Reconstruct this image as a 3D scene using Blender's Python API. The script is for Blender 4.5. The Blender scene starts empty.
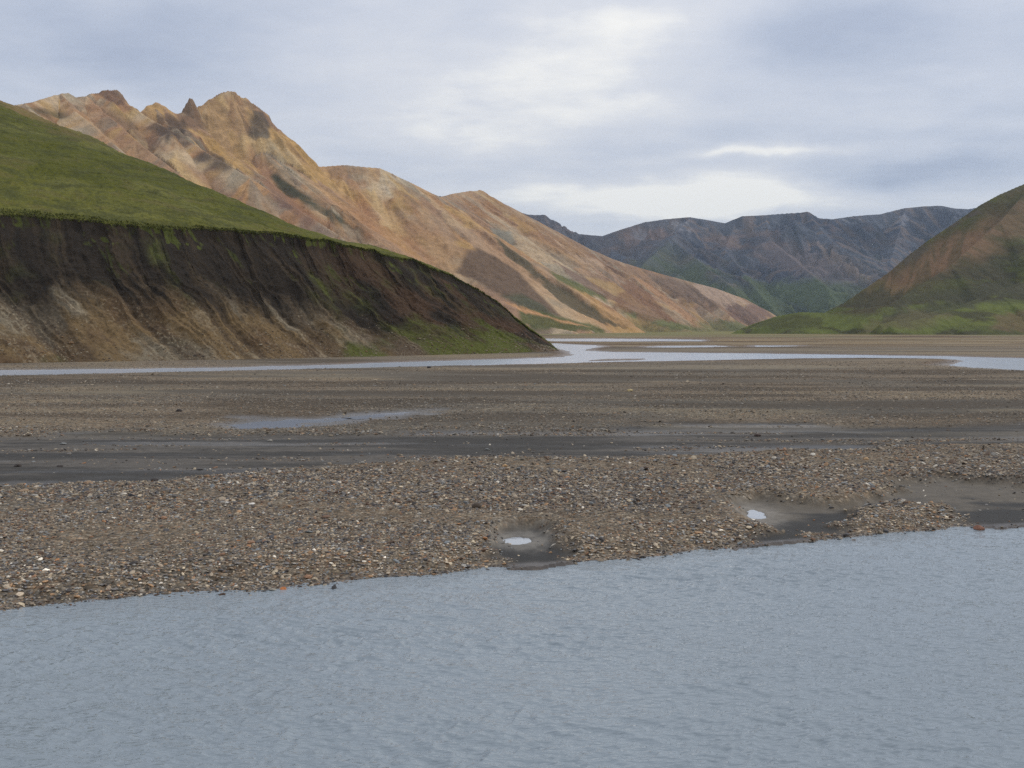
import bpy, math
import numpy as np

# ------------------------------------------------------------------ basics
F = 1000.0          # focal length in picture units (1024 wide)
HOR = 329.0         # picture row of the true horizon
CAMZ = 5.0
rng = np.random.RandomState(7)
scene = bpy.context.scene
COL = scene.collection

def lin(c):
    c = np.asarray(c, float) / 255.0
    return np.where(c <= 0.04045, c / 12.92, ((c + 0.055) / 1.055) ** 2.4)

def A(r, g, b, k=1.0):
    return lin((r, g, b)) * k

def sstep(a, b, x):
    t = np.clip((x - a) / (b - a), 0, 1)
    return t * t * (3 - 2 * t)

def mix(a, b, t):
    t = np.asarray(t)[..., None]
    return a * (1 - t) + b * t

def hash2(ix, iy, seed):
    h = (ix.astype(np.int64) * 374761393 + iy.astype(np.int64) * 668265263 + seed * 974711) & 0xFFFFFFFF
    h = ((h ^ (h >> 13)) * 1274126177) & 0xFFFFFFFF
    h = h ^ (h >> 16)
    return (h & 0xFFFF).astype(np.float32) / 65535.0

def vnoise(x, y, seed=0):
    xf = np.floor(x); yf = np.floor(y)
    tx = (x - xf).astype(np.float32); ty = (y - yf).astype(np.float32)
    ix = xf.astype(np.int64); iy = yf.astype(np.int64)
    tx = tx * tx * tx * (tx * (tx * 6 - 15) + 10); ty = ty * ty * ty * (ty * (ty * 6 - 15) + 10)
    a = hash2(ix, iy, seed); b = hash2(ix + 1, iy, seed)
    c = hash2(ix, iy + 1, seed); d = hash2(ix + 1, iy + 1, seed)
    return (a + (b - a) * tx) * (1 - ty) + (c + (d - c) * tx) * ty

def fbm(x, y, oct=5, seed=0, gain=0.5):
    """fractal noise, roughly -1..1"""
    v = 0.0; amp = 1.0; tot = 0.0
    c, s = math.cos(0.6), math.sin(0.6)
    for i in range(oct):
        v = v + amp * (vnoise(x, y, seed + i * 17) * 2 - 1); tot += amp
        x, y = (c * x - s * y) * 2.03 + 13.7, (s * x + c * y) * 2.03 + 7.3
        amp *= gain
    return v / tot * 1.6

def ridged(x, y, oct=4, seed=0, gain=0.5):
    v = 0.0; amp = 1.0; tot = 0.0
    for i in range(oct):
        v = v + amp * (1 - np.abs(vnoise(x, y, seed + i * 31) * 2 - 1)); tot += amp
        x, y = x * 2.1 + 5.1, y * 2.1 + 9.2
        amp *= gain
    return v / tot

_tab = rng.rand(8, 4096)
def n1(s, k=0):
    """smooth 1-D noise 0..1"""
    t = _tab[k % 8]
    i = np.floor(s).astype(np.int64); f = s - i; f = f * f * (3 - 2 * f)
    return t[i % 4096] * (1 - f) + t[(i + 1) % 4096] * f

def at(px, py, Y):
    return np.array([(px - 512.0) * Y / F, Y, CAMZ + (HOR - py) * Y / F])

def ground_pt(px, py, z=0.1):
    Y = (CAMZ - z) * F / (py - HOR)
    return ((px - 512.0) * Y / F, Y)

def poly_sd(x, y, poly):
    """signed distance (negative inside) to a plan polygon"""
    P = np.asarray(poly, float); n = len(P)
    d = np.full(x.shape, 1e18); inside = np.zeros(x.shape, bool)
    for i in range(n):
        ax, ay = P[i]; bx, by = P[(i + 1) % n]
        ex, ey = bx - ax, by - ay
        wx, wy = x - ax, y - ay
        t = np.clip((wx * ex + wy * ey) / max(ex * ex + ey * ey, 1e-9), 0, 1)
        d = np.minimum(d, (wx - ex * t) ** 2 + (wy - ey * t) ** 2)
        cond = (ay > y) != (by > y)
        if by != ay:
            xi = ax + (y - ay) / (by - ay) * ex
            inside ^= cond & (x < xi)
    d = np.sqrt(d)
    return np.where(inside, -d, d)

def densify(poly, n=6):
    out = []
    for i in range(len(poly)):
        a, b = poly[i], poly[(i + 1) % len(poly)]
        for k in range(n):
            out.append((a[0] + (b[0] - a[0]) * k / n, a[1] + (b[1] - a[1]) * k / n))
    return out

def gpoly(pix, z=0.1):
    return [ground_pt(a, b, z) for a, b in densify(pix, 4)]

def make_mesh(name, V, faces, mat, attrs=None, smooth=True, kind=None, label=None, cat=None, group=None):
    me = bpy.data.meshes.new(name)
    V = np.ascontiguousarray(V, np.float32).reshape(-1, 3)
    faces = np.ascontiguousarray(faces, np.int32)
    k = faces.shape[1]; nf = faces.shape[0]
    me.vertices.add(len(V)); me.vertices.foreach_set('co', V.ravel())
    me.loops.add(nf * k); me.loops.foreach_set('vertex_index', faces.ravel())
    me.polygons.add(nf)
    me.polygons.foreach_set('loop_start', np.arange(0, nf * k, k, dtype=np.int32))
    me.polygons.foreach_set('loop_total', np.full(nf, k, np.int32))
    me.update(calc_edges=True)
    me.polygons.foreach_set('use_smooth', np.full(nf, smooth, bool))
    for an, arr in (attrs or {}).items():
        arr = np.asarray(arr, np.float32)
        if arr.ndim == 2:
            at_ = me.attributes.new(an, 'FLOAT_COLOR', 'POINT')
            rgba = np.ones((len(V), 4), np.float32); rgba[:, :3] = arr
            at_.data.foreach_set('color', rgba.ravel())
        else:
            at_ = me.attributes.new(an, 'FLOAT', 'POINT')
            at_.data.foreach_set('value', arr.ravel())
    me.materials.append(mat)
    me.update()
    o = bpy.data.objects.new(name, me); COL.objects.link(o)
    if kind: o['kind'] = kind
    if label: o['label'] = label
    if cat: o['category'] = cat
    if group: o['group'] = group
    return o

def grid_faces(nr, nc, flip=False, keep=None):
    i = np.arange(nr * nc).reshape(nr, nc)
    a, b, c, d = i[:-1, :-1], i[:-1, 1:], i[1:, 1:], i[1:, :-1]
    f = np.stack([a, b, c, d] if not flip else [a, d, c, b], -1).reshape(-1, 4)
    if keep is not None:
        f = f[keep[:-1, :-1].ravel()]
    return f

# ------------------------------------------------------------------ materials
class NT:
    def __init__(s, name):
        s.m = bpy.data.materials.new(name); s.m.use_nodes = True
        s.t = s.m.node_tree; s.t.nodes.clear()
        s.out = s.n('ShaderNodeOutputMaterial')
    def n(s, typ, **kw):
        nd = s.t.nodes.new(typ)
        for k, v in kw.items():
            if k.startswith('i_'):
                nd.inputs[k[2:].replace('_', ' ')].default_value = v
            else: setattr(nd, k, v)
        return nd
    def l(s, a, b): s.t.links.new(a, b)
    def math(s, op, a, b=None, clamp=False):
        nd = s.n('ShaderNodeMath', operation=op, use_clamp=clamp)
        for i, v in enumerate((a, b)):
            if v is None: continue
            if isinstance(v, (int, float)): nd.inputs[i].default_value = v
            else: s.l(v, nd.inputs[i])
        return nd.outputs[0]
    def mixc(s, fac, a, b, blend='MIX'):
        nd = s.n('ShaderNodeMix', data_type='RGBA', blend_type=blend)
        for sock, v in ((nd.inputs[0], fac), (nd.inputs[6], a), (nd.inputs[7], b)):
            if isinstance(v, (int, float)): sock.default_value = v
            elif isinstance(v, (tuple, list, np.ndarray)): sock.default_value = (*v[:3], 1)
            else: s.l(v, sock)
        return nd.outputs[2]
    def ramp(s, fac, stops, interp='LINEAR'):
        nd = s.n('ShaderNodeValToRGB'); s.l(fac, nd.inputs[0])
        cr = nd.color_ramp; cr.interpolation = interp
        while len(cr.elements) < len(stops): cr.elements.new(0.5)
        for e, (p, c) in zip(cr.elements, stops):
            e.position = p
            e.color = (*c, 1) if not isinstance(c, (int, float)) else (c, c, c, 1)
        return nd.outputs[0]
    def noise(s, vec, scale, detail=4, rough=0.55):
        nd = s.n('ShaderNodeTexNoise'); nd.inputs['Scale'].default_value = scale
        nd.inputs['Detail'].default_value = detail; nd.inputs['Roughness'].default_value = rough
        if vec is not None: s.l(vec, nd.inputs['Vector'])
        return nd

def terrain_mat(name, scale, bump_dist, var=0.35, rough=0.95):
    """vertex colour from the geology maps x fine rock grain, with small relief"""
    t = NT(name)
    pos = t.n('ShaderNodeNewGeometry').outputs['Position']
    col = t.n('ShaderNodeAttribute', attribute_name='Col').outputs['Color']
    a = t.noise(pos, scale, 6, 0.65).outputs['Fac']
    b = t.noise(pos, scale * 6, 4, 0.6).outputs['Fac']
    f1 = t.ramp(a, [(0.25, 1 - var), (0.75, 1 + var)])
    f1 = t.math('ADD', t.math('MULTIPLY', t.math('SUBTRACT', a, 0.5), var * 3.0), 1.0)
    f2 = t.math('ADD', t.math('MULTIPLY', t.math('SUBTRACT', b, 0.5), var * 2.0), 1.0)
    f = t.math('MULTIPLY', f1, f2)
    mm = t.n('ShaderNodeVectorMath', operation='SCALE'); t.l(col, mm.inputs[0]); t.l(f, mm.inputs['Scale'])
    bs = t.n('ShaderNodeBsdfPrincipled'); bs.inputs['Roughness'].default_value = rough
    bs.inputs['Specular IOR Level'].default_value = 0.15
    t.l(mm.outputs[0], bs.inputs['Base Color'])
    bp = t.n('ShaderNodeBump'); bp.inputs['Strength'].default_value = 1.0; bp.inputs['Distance'].default_value = bump_dist
    h = t.math('ADD', a, t.math('MULTIPLY', b, 0.3))
    t.l(h, bp.inputs['Height']); t.l(bp.outputs[0], bs.inputs['Normal'])
    t.l(bs.outputs[0], t.out.inputs[0])
    return t.m

def ground_mat():
    t = NT('riverbed_gravel')
    pos = t.n('ShaderNodeNewGeometry').outputs['Position']
    col = t.n('ShaderNodeAttribute', attribute_name='Col').outputs['Color']
    mud = t.n('ShaderNodeAttribute', attribute_name='mud').outputs['Fac']
    wet = t.n('ShaderNodeAttribute', attribute_name='wet').outputs['Fac']
    sc = t.n('ShaderNodeMapping'); sc.inputs['Scale'].default_value = (1, 1, 0.2); t.l(pos, sc.inputs[0])
    def stones(scale):
        vo = t.n('ShaderNodeTexVoronoi'); vo.inputs['Scale'].default_value = scale; t.l(sc.outputs[0], vo.inputs['Vector'])
        sep = t.n('ShaderNodeSeparateColor'); t.l(vo.outputs['Color'], sep.inputs[0])
        br = t.ramp(sep.outputs[0], [(0, 0.4), (0.45, 0.8), (0.8, 1.2), (0.95, 1.7), (1, 2.6)])
        hue = t.ramp(sep.outputs[1], [(0, (0.95, 1.0, 1.05)), (0.35, (1, 1, 1)), (0.7, (1.06, 1.0, 0.9)), (1, (1.2, 0.95, 0.78))])
        return vo.outputs['Distance'], t.mixc(1.0, br, hue, 'MULTIPLY')
    d1, c1 = stones(13.0)
    d2, c2 = stones(3.3)
    nz = t.noise(pos, 0.5, 3).outputs['Fac']
    cc = t.mixc(t.ramp(nz, [(0.4, 0.1), (0.65, 0.35)]), c1, c2)
    stonec = t.mixc(1.0, col, cc, 'MULTIPLY')
    pale_fleck = t.noise(pos, 2.2, 2, 0.7).outputs['Fac']
    stonec = t.mixc(t.ramp(pale_fleck, [(0.66, 0.0), (0.74, 0.5)]), stonec, tuple(lin((190, 176, 150))))  # sparse pale stone flecks scattered by noise
    fine = t.noise(pos, 3.0, 6, 0.6).outputs['Fac']
    mm = t.n('ShaderNodeVectorMath', operation='SCALE'); t.l(col, mm.inputs[0])
    t.l(t.math('ADD', t.math('MULTIPLY', fine, 1.0), 0.5), mm.inputs['Scale'])
    base = t.mixc(mud, stonec, mm.outputs[0])
    bs = t.n('ShaderNodeBsdfPrincipled'); t.l(base, bs.inputs['Base Color'])
    ro = t.math('SUBTRACT', 0.95, t.math('MULTIPLY', wet, 0.6)); t.l(ro, bs.inputs['Roughness'])
    t.l(t.math('ADD', t.math('MULTIPLY', wet, 0.35), 0.12), bs.inputs['Specular IOR Level'])
    bp = t.n('ShaderNodeBump'); bp.inputs['Distance'].default_value = 0.06
    inv = t.math('SUBTRACT', 1.0, mud)
    t.l(t.math('ADD', t.math('MULTIPLY', inv, 0.85), 0.15), bp.inputs['Strength'])
    t.l(t.math('SUBTRACT', t.math('MULTIPLY', fine, 0.5), t.math('ADD', d1, t.math('MULTIPLY', d2, 0.4))), bp.inputs['Height'])
    t.l(bp.outputs[0], bs.inputs['Normal']); t.l(bs.outputs[0], t.out.inputs[0])
    return t.m

def water_mat(name, base, rough, wav, scale, aniso=(0.6, 1.8, 1), ior=1.333):
    t = NT(name)
    pos = t.n('ShaderNodeNewGeometry').outputs['Position']
    mp = t.n('ShaderNodeMapping'); mp.inputs['Scale'].default_value = aniso
    mp.inputs['Rotation'].default_value = (0, 0, math.radians(-12)); t.l(pos, mp.inputs[0])
    a = t.noise(mp.outputs[0], scale, 2, 0.5).outputs['Fac']
    b = t.noise(mp.outputs[0], scale * 3.1, 3, 0.55).outputs['Fac']
    bs = t.n('ShaderNodeBsdfPrincipled')
    silt = t.noise(pos, 0.12, 3).outputs['Fac']
    t.l(t.mixc(silt, tuple(np.array(base) * 0.88), tuple(np.array(base) * 1.1)), bs.inputs['Base Color'])
    bs.inputs['Roughness'].default_value = rough
    bs.inputs['IOR'].default_value = ior
    bp = t.n('ShaderNodeBump'); bp.inputs['Distance'].default_value = wav; bp.inputs['Strength'].default_value = 1
    t.l(t.math('ADD', a, t.math('MULTIPLY', b, 0.12)), bp.inputs['Height'])
    t.l(bp.outputs[0], bs.inputs['Normal']); t.l(bs.outputs[0], t.out.inputs[0])
    return t.m

def stone_mat():
    t = NT('river_stone')
    pos = t.n('ShaderNodeNewGeometry').outputs['Position']
    col = t.n('ShaderNodeAttribute', attribute_name='Col').outputs['Color']
    a = t.noise(pos, 25, 4, 0.6).outputs['Fac']
    mm = t.n('ShaderNodeVectorMath', operation='SCALE'); t.l(col, mm.inputs[0])
    t.l(t.math('ADD', t.math('MULTIPLY', a, 0.9), 0.55), mm.inputs['Scale'])
    bs = t.n('ShaderNodeBsdfPrincipled'); t.l(mm.outputs[0], bs.inputs['Base Color'])
    bs.inputs['Roughness'].default_value = 0.75; bs.inputs['Specular IOR Level'].default_value = 0.3
    bp = t.n('ShaderNodeBump'); bp.inputs['Distance'].default_value = 0.01; t.l(a, bp.inputs['Height'])
    t.l(bp.outputs[0], bs.inputs['Normal']); t.l(bs.outputs[0], t.out.inputs[0])
    return t.m

# ------------------------------------------------------------------ mountains: ridge field
class Mountain:
    """height field whose crests are given as 3-D ridge lines; slopes fall away at the angle of repose"""
    def __init__(s, px0, px1, nc, Y0, Y1, nr, seed):
        s.px = np.linspace(px0, px1, nc); s.Y = np.linspace(Y0, Y1, nr)
        s.X = (s.px[None, :] - 512) / F * s.Y[:, None]
        s.YY = np.repeat(s.Y[:, None], nc, 1)
        s.seed = seed; s.nr, s.nc = nr, nc
        s.z = np.full((nr, nc), -500.0); s.s = np.zeros((nr, nc)); s.d = np.zeros((nr, nc))
        L = 60.0
        s.w1 = fbm(s.X / 90, s.YY / 90, 5, seed); s.w2 = fbm(s.X / 22, s.YY / 22, 4, seed + 5)
    def ridge(s, pts, k=0.6, gamp=5.0, glen=30.0, conc=0.0, kb=None, warp=12.0, kl=None):
        """pts: (px,py,Y). k: slope; kb slope on the far side"""
        P = np.array([at(*p) for p in pts]); arc = rng.rand() * 1000
        for a, b in zip(P[:-1], P[1:]):
            ex, ey = b[0] - a[0], b[1] - a[1]; L2 = ex * ex + ey * ey; L = math.sqrt(L2)
            wx = s.X - a[0]; wy = s.YY - a[1]
            t = np.clip((wx * ex + wy * ey) / max(L2, 1e-6), 0, 1)
            qx = wx - ex * t; qy = wy - ey * t
            d = np.sqrt(qx * qx + qy * qy)
            ang = np.arctan2(qx, -qy)
            ss = arc + t * L + ang * 40 + warp * 0.6 * s.w1 + warp * 0.12 * s.w2
            g = (1 - np.abs(n1(ss / glen, 1) * 2 - 1)) * 0.6 + (1 - np.abs(n1(ss / glen * 2.7, 2) * 2 - 1)) * 0.28 + n1(ss / glen * 7.3, 3) * 0.12
            kk = k if kb is None else np.where(qy > 0, kb, k)
            if kl is not None: kk = kk + (kl - kk) * np.clip(-qx / (d + 1e-6) * 1.6, 0, 1)
            z = a[2] + (b[2] - a[2]) * t - kk * d * (1 - conc * np.clip(d / 600, 0, 1)) \
                + (g - 0.85) * gamp * 1.5 * np.clip(d / 70, 0, 1.7)
            m = z > s.z
            s.z = np.where(m, z, s.z); s.s = np.where(m, ss, s.s); s.d = np.where(m, d, s.d)
            arc += L
    def rough(s, amp, fine):
        """crags: stronger near the crests"""
        s.z = s.z + s.w1 * amp * np.clip(s.d / 80, 0.0, 1) + s.w2 * fine * np.clip(s.d / 30, 0.15, 1)
    def finish(s):
        s.py = HOR - (s.z - CAMZ) * F / s.YY
        run = np.minimum.accumulate(s.py, 0)
        s.run = run
        gy, gx = np.gradient(s.z, axis=0), np.gradient(s.z, axis=1)
        dy = s.Y[1] - s.Y[0]; dx = (s.px[1] - s.px[0]) / F * s.YY
        s.slope = np.hypot(gy / dy, gx / dx)
        s.nx = -gx / dx; s.ny = -gy / dy
    def hit(s, px, py):
        """where the line of sight through a photo point lands on this mountain (plan coordinates)"""
        c = int(np.clip(np.searchsorted(s.px, px), 0, s.nc - 1))
        r = np.argmax(s.run[:, c] <= py)
        if s.run[-1, c] > py: r = int(np.argmin(s.py[:, c]))
        return (s.X[r, c], s.YY[r, c])
    def patch(s, pix, color, alpha=1.0, soft=10.0, wob=12.0, streak=0.0, dens=5):
        P = [s.hit(a, b) for a, b in densify(pix, dens)]
        P = np.array(P)
        x0, y0 = P.min(0) - 80; x1, y1 = P.max(0) + 80
        m = (s.X > x0) & (s.X < x1) & (s.YY > y0) & (s.YY < y1)
        if not m.any(): return
        d = poly_sd(s.X[m], s.YY[m], P) + s.w1[m] * wob + s.w2[m] * wob * 0.5
        if streak: d = d + (n1(s.s[m] / 9.0, 5) - 0.5) * streak
        f = (1 - sstep(-soft, soft, d)) * alpha
        s.C[m] = mix(s.C[m], np.asarray(color), f)
    def build(s, name, mat, zcut, **kw):
        V = np.stack([s.X, s.YY, s.z], -1)
        keep = s.z > zcut
        k = keep.copy(); k[:-1] |= keep[1:]; k[:, :-1] |= keep[:, 1:]; k[1:] |= keep[:-1]; k[:, 1:] |= keep[:, :-1]
        f = grid_faces(s.nr, s.nc, keep=k)
        used = np.zeros(s.nr * s.nc, bool); used[f.ravel()] = True
        idx = np.cumsum(used) - 1
        return make_mesh(name, V.reshape(-1, 3)[used], idx[f], mat,
                         {'Col': s.C.reshape(-1, 3)[used]}, kind='structure', **kw)

K = 1.35   # photo colour -> surface colour

# ---- the rhyolite range on the left
def build_range():
    K = 1.18
    m = Mountain(-330, 800, 1500, 620, 3000, 1150, 11)
    crest = [(-330, 150, 880), (-120, 128, 930), (-20, 112, 980), (25, 103, 1010), (60, 96, 1060), (85, 95, 1090), (105, 90, 1110), (120, 98, 1130), (140, 112, 1150), (160, 104, 1200),
             (176, 110, 1220), (190, 113, 1240), (208, 103, 1270), (232, 94.5, 1300), (246, 98, 1310), (262, 113, 1330),
             (268, 130, 1345), (290, 148, 1360), (318, 167, 1380), (345, 165, 1392), (380, 168, 1405), (410, 182, 1425), (440, 197, 1450)]
    m.ridge(crest[:11], 0.66, 9, 34, kb=0.9)
    m.ridge(crest[10:19], 0.92, 12, 26, kb=1.0)
    m.ridge(crest[18:], 0.62, 10, 34, kb=0.9)
    # small crags on the crest
    m.ridge([(184, 106, 1236), (190, 97, 1240), (193, 100, 1242), (198, 112, 1244)], 2.1, 3, 8)
    m.ridge([(98, 92, 1108), (107, 88.5, 1110), (122, 97, 1125)], 1.6, 2, 12)
    m.ridge([(212, 101, 1285), (224, 96, 1296), (236, 93.5, 1300), (250, 100, 1306), (264, 114, 1322), (269, 127, 1330)], 1.5, 7, 9)
    m.ridge([(264, 124, 1326), (267, 120, 1328), (269, 128, 1330)], 2.6, 2, 6)
    m.ridge([(150, 106, 1196), (160, 102, 1200), (170, 106, 1210)], 1.3, 3, 12)
    # spurs to the valley
    m.ridge([(85, 95, 1090), (135, 140, 1010), (200, 190, 930), (270, 240, 860)], 0.64, 6, 22)
    m.ridge([(150, 108, 1180), (200, 148, 1110), (270, 200, 1030), (340, 248, 960)], 0.68, 6, 22)
    m.ridge([(60, 96, 1060), (120, 150, 960), (200, 215, 850), (260, 270, 770)], 0.62, 6, 26)
    m.ridge([(105, 90, 1110), (170, 130, 1050), (250, 178, 990), (340, 236, 930), (430, 300, 880)], 0.66, 6, 28)
    m.ridge([(190, 112, 1240), (215, 150, 1170), (260, 185, 1110), (330, 232, 1050), (400, 280, 990), (450, 320, 950)], 0.66, 6, 28)
    m.ridge([(232, 94.5, 1300), (262, 150, 1240), (330, 205, 1160), (400, 255, 1090), (450, 292, 1050), (520, 322, 1010), (575, 331, 990)], 0.64, 6, 30)
    m.ridge([(345, 165, 1392), (362, 205, 1330), (385, 245, 1240)], 0.72, 8, 20)
    m.ridge([(392, 173, 1410), (405, 205, 1350), (422, 240, 1270)], 0.74, 8, 20)
    m.ridge([(440, 197, 1450), (462, 214, 1425), (490, 237, 1395), (530, 269, 1355), (575, 303, 1310), (612, 329, 1280)], 0.66, 6, 24)
    m.ridge([(462, 214, 1425), (474, 243, 1340), (464, 260, 1270), (470, 285, 1200), (505, 303, 1170), (545, 316, 1150), (590, 329, 1120)], 0.66, 4, 24)
    # second summit and the long descending tail
    m.ridge([(425, 200, 1760), (440, 197, 1800), (455, 193, 1900), (480, 190, 2000), (505, 204, 2060), (530, 217, 2110), (560, 233, 2170), (590, 249, 2230), (615, 260, 2280), (640, 268, 2330),
             (680, 279, 2400), (715, 288, 2460), (745, 299, 2530), (770, 312, 2600)], 0.62, 7, 34, kb=0.8)
    m.ridge([(480, 190, 2000), (520, 228, 1920), (560, 262, 1820), (600, 292, 1740), (650, 320, 1660), (690, 330, 1600)], 0.64, 9, 34)
    m.ridge([(560, 233, 2170), (600, 262, 2080), (632, 276, 2010), (665, 303, 1930), (700, 326, 1860)], 0.68, 9, 30)
    m.ridge([(505, 204, 2060), (550, 244, 1990), (585, 272, 1920), (615, 296, 1850)], 0.68, 9, 26)
    m.ridge([(590, 249, 2230), (622, 270, 2150), (650, 292, 2060)], 0.66, 8, 26)
    m.ridge([(632, 276, 2010), (612, 300, 1900), (600, 322, 1820)], 0.66, 4, 24)
    m.ridge([(640, 268, 2330), (680, 293, 2240), (715, 316, 2160), (745, 330, 2080)], 0.66, 9, 28)
    m.ridge([(680, 279, 2400), (705, 296, 2320), (730, 316, 2230)], 0.66, 8, 24)
    m.ridge([(715, 288, 2460), (740, 305, 2400), (765, 322, 2330)], 0.6, 5, 24)
    m.rough(7, 3.0)
    crag = (ridged(m.X / 38, m.YY / 38, 3, 95, 0.4) - 0.55) * 0.62 + m.w2 * 0.10
    for px, py, Y, r, a in ((108, 92, 1112, 60, 16), (190, 104, 1240, 40, 14), (258, 112, 1318, 55, 22), (232, 97, 1300, 45, 10), (160, 104, 1200, 40, 10), (60, 97, 1060, 60, 6), (480, 192, 2000, 60, 7), (218, 155, 1160, 60, 12), (165, 130, 1150, 60, 12)):
        q = at(px, py, Y)
        m.z = m.z + crag * a * np.exp(-((m.X - q[0]) ** 2 + (m.YY - q[1]) ** 2) / r ** 2)
    m.finish()
    # scree chutes run down the fall line
    st = 0.5 + (n1(m.s / 4.0 + m.w2 * 0.2, 4) - 0.5) * 0.45 + (n1(m.s / 10.0, 6) - 0.5) * 0.55 + (n1(m.s / 27.0, 5) - 0.5) * 0.5
    big = fbm(m.X / 260, m.YY / 260, 4, 91)
    med = fbm(m.X / 70, m.YY / 70, 5, 77)
    tan_, org = A(172, 140, 102, K), A(156, 116, 78, K)
    pink, gry, brn = A(154, 122, 100, K), A(128, 120, 104, K), A(118, 92, 68, K)
    yel = A(184, 146, 98, K)
    C = mix(tan_[None, None, :] * np.ones(m.z.shape + (1,)), org, sstep(-0.1, 0.7, big))
    C = mix(C, pink, sstep(0.1, 0.8, -big) * 0.9)
    C = mix(C, yel, sstep(0.15, 0.8, med) * 0.5)
    C = mix(C, brn, sstep(0.5, 0.85, st + med * 0.12) * 0.65)
    C = mix(C, gry, sstep(0.25, 0.9, -med) * 0.45)
    C = mix(C, A(192, 164, 128, K), sstep(0.48, 0.15, st + med * 0.1) * 0.55)
    C = mix(C, A(190, 150, 112, K), sstep(22, 3, m.d) * 0.35)
    C = mix(C, brn * 0.8, sstep(1.0, 1.6, m.slope) * 0.7)
    m.C = C
    v1 = fbm(m.s / 40 + 3, m.d / 130, 4, 71); v2 = fbm(m.s / 28 + 9, m.d / 90, 4, 73)
    m.C = mix(m.C, A(196, 178, 146, K), sstep(0.25, 0.7, v1) * 0.6)
    m.C = mix(m.C, A(152, 122, 100, K), sstep(0.15, 0.6, -v1) * 0.45)
    m.C = mix(m.C, A(122, 118, 104, K), sstep(0.2, 0.6, v2) * 0.5)
    m.C = mix(m.C, A(186, 150, 88, K), sstep(0.3, 0.7, -v2) * 0.5)
    m.C = mix(m.C, A(132, 102, 78, K), sstep(1550, 2100, m.YY) * (0.35 + 0.45 * sstep(-0.3, 0.5, med)))
    green, dgreen = A(76, 78, 46, K), A(66, 66, 48, K)
    dark = A(84, 70, 58, K); purple = A(104, 84, 66, K)
    # crags
    m.patch([(205, 106), (225, 98), (240, 98), (250, 120), (256, 150), (246, 168), (225, 150), (205, 128)], A(174, 142, 98, K), 0.5, 10, 14, 14)
    m.patch([(40, 108), (90, 102), (110, 118), (160, 165), (120, 150), (70, 122)], A(168, 136, 100, K), 0.45, 10, 14, 14)
    m.patch([(96, 92), (108, 88), (124, 98), (128, 110), (112, 104)], A(110, 84, 68, K), 0.8, 4, 4)
    m.patch([(182, 108), (190, 97), (198, 118), (200, 128), (178, 126)], A(112, 88, 68, K), 0.75, 4, 6)
    m.patch([(255, 112), (262, 113), (268, 126), (270, 138), (256, 141), (249, 132)], A(80, 72, 64, K), 0.8, 4, 5, 8)
    m.patch([(228, 100), (240, 104), (246, 130), (238, 135)], A(142, 108, 80, K), 0.5, 5, 8, 12)
    m.patch([(150, 128), (182, 124), (184, 140), (160, 138)], dark, 0.8, 8, 8, 14)
    m.patch([(150, 122), (176, 134), (196, 150), (205, 165), (185, 150), (160, 134)], dark, 0.6, 8, 8, 14)
    m.patch([(196, 150), (218, 158), (230, 168), (205, 168)], dark, 0.8, 8, 8, 14)
    m.patch([(250, 150), (275, 185), (300, 205), (330, 225), (300, 215), (262, 185)], A(136, 96, 72, K), 0.6, 8, 12, 10)
    m.patch([(262, 136), (286, 150), (312, 180), (290, 175), (268, 155)], A(140, 136, 118, K), 0.7, 12, 12, 10)
    m.patch([(276, 178), (300, 192), (335, 212), (368, 232), (372, 240), (340, 226), (305, 204), (280, 186)], dgreen, 0.95, 5, 6, 8)
    m.patch([(328, 205), (345, 208), (372, 232), (366, 240), (340, 222)], dgreen, 0.8, 6, 6, 8)
    m.patch([(60, 104), (90, 112), (160, 150), (210, 190), (250, 212), (220, 185), (150, 138), (95, 104)], A(138, 104, 80, K), 0.6, 8, 10, 10)
    m.patch([(28, 108), (44, 110), (68, 118), (60, 120), (40, 114)], dgreen, 0.7, 5, 5)
    m.patch([(108, 110), (150, 142), (178, 168), (160, 165), (130, 138)], A(112, 92, 72, K), 0.55, 8, 10, 12)
    m.patch([(280, 200), (330, 235), (345, 240), (320, 236), (290, 215)], A(110, 88, 80, K), 0.55, 8, 10, 12)
    m.patch([(376, 186), (394, 184), (392, 196), (386, 196)], A(198, 182, 156, K), 0.75, 6, 8, 8)
    m.patch([(414, 196), (422, 194), (420, 210)], A(196, 178, 150, K), 0.5, 6, 8, 8)
    for q, (x0, y0, x1, y1, cc_) in enumerate([(335, 180, 345, 225, (186, 150, 104)), (352, 182, 372, 235, (150, 108, 76)), (372, 190, 392, 240, (184, 152, 112)), (398, 196, 414, 250, (146, 112, 84)), (418, 206, 432, 262, (178, 146, 108)), (436, 214, 452, 262, (164, 134, 104)), (300, 172, 322, 214, (148, 122, 92))]):
        m.patch([(x0, y0), (x0 + 9, y0), (x1 + 7, y1), (x1 - 4, y1)], A(*cc_, K), 0.6, 9, 12, 16)
    m.patch([(322, 168), (345, 166), (380, 172), (372, 178), (335, 174)], A(150, 120, 88, K), 0.6, 4, 6)
    m.patch([(318, 196), (350, 200), (392, 230), (430, 258), (424, 268), (380, 250), (345, 226)], A(160, 116, 82, K), 0.5, 12, 14, 14)
    # dark scree triangle
    m.patch([(475, 247), (496, 256), (520, 274), (540, 296), (563, 318), (535, 312), (500, 296), (476, 284), (455, 272), (462, 258)], purple, 0.95, 5, 5, 6)
    m.patch([(500, 296), (520, 292), (545, 306), (562, 320), (535, 315)], A(78, 80, 58, K), 0.8, 6, 6, 8)
    m.patch([(516, 306), (545, 312), (590, 326), (602, 331), (540, 331), (520, 325)], A(86, 90, 50, K), 0.9, 4, 5, 4)
    m.patch([(500, 300), (520, 306), (550, 317), (590, 327), (560, 323), (520, 312)], A(184, 140, 98, K), 0.95, 2, 2)
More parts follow.
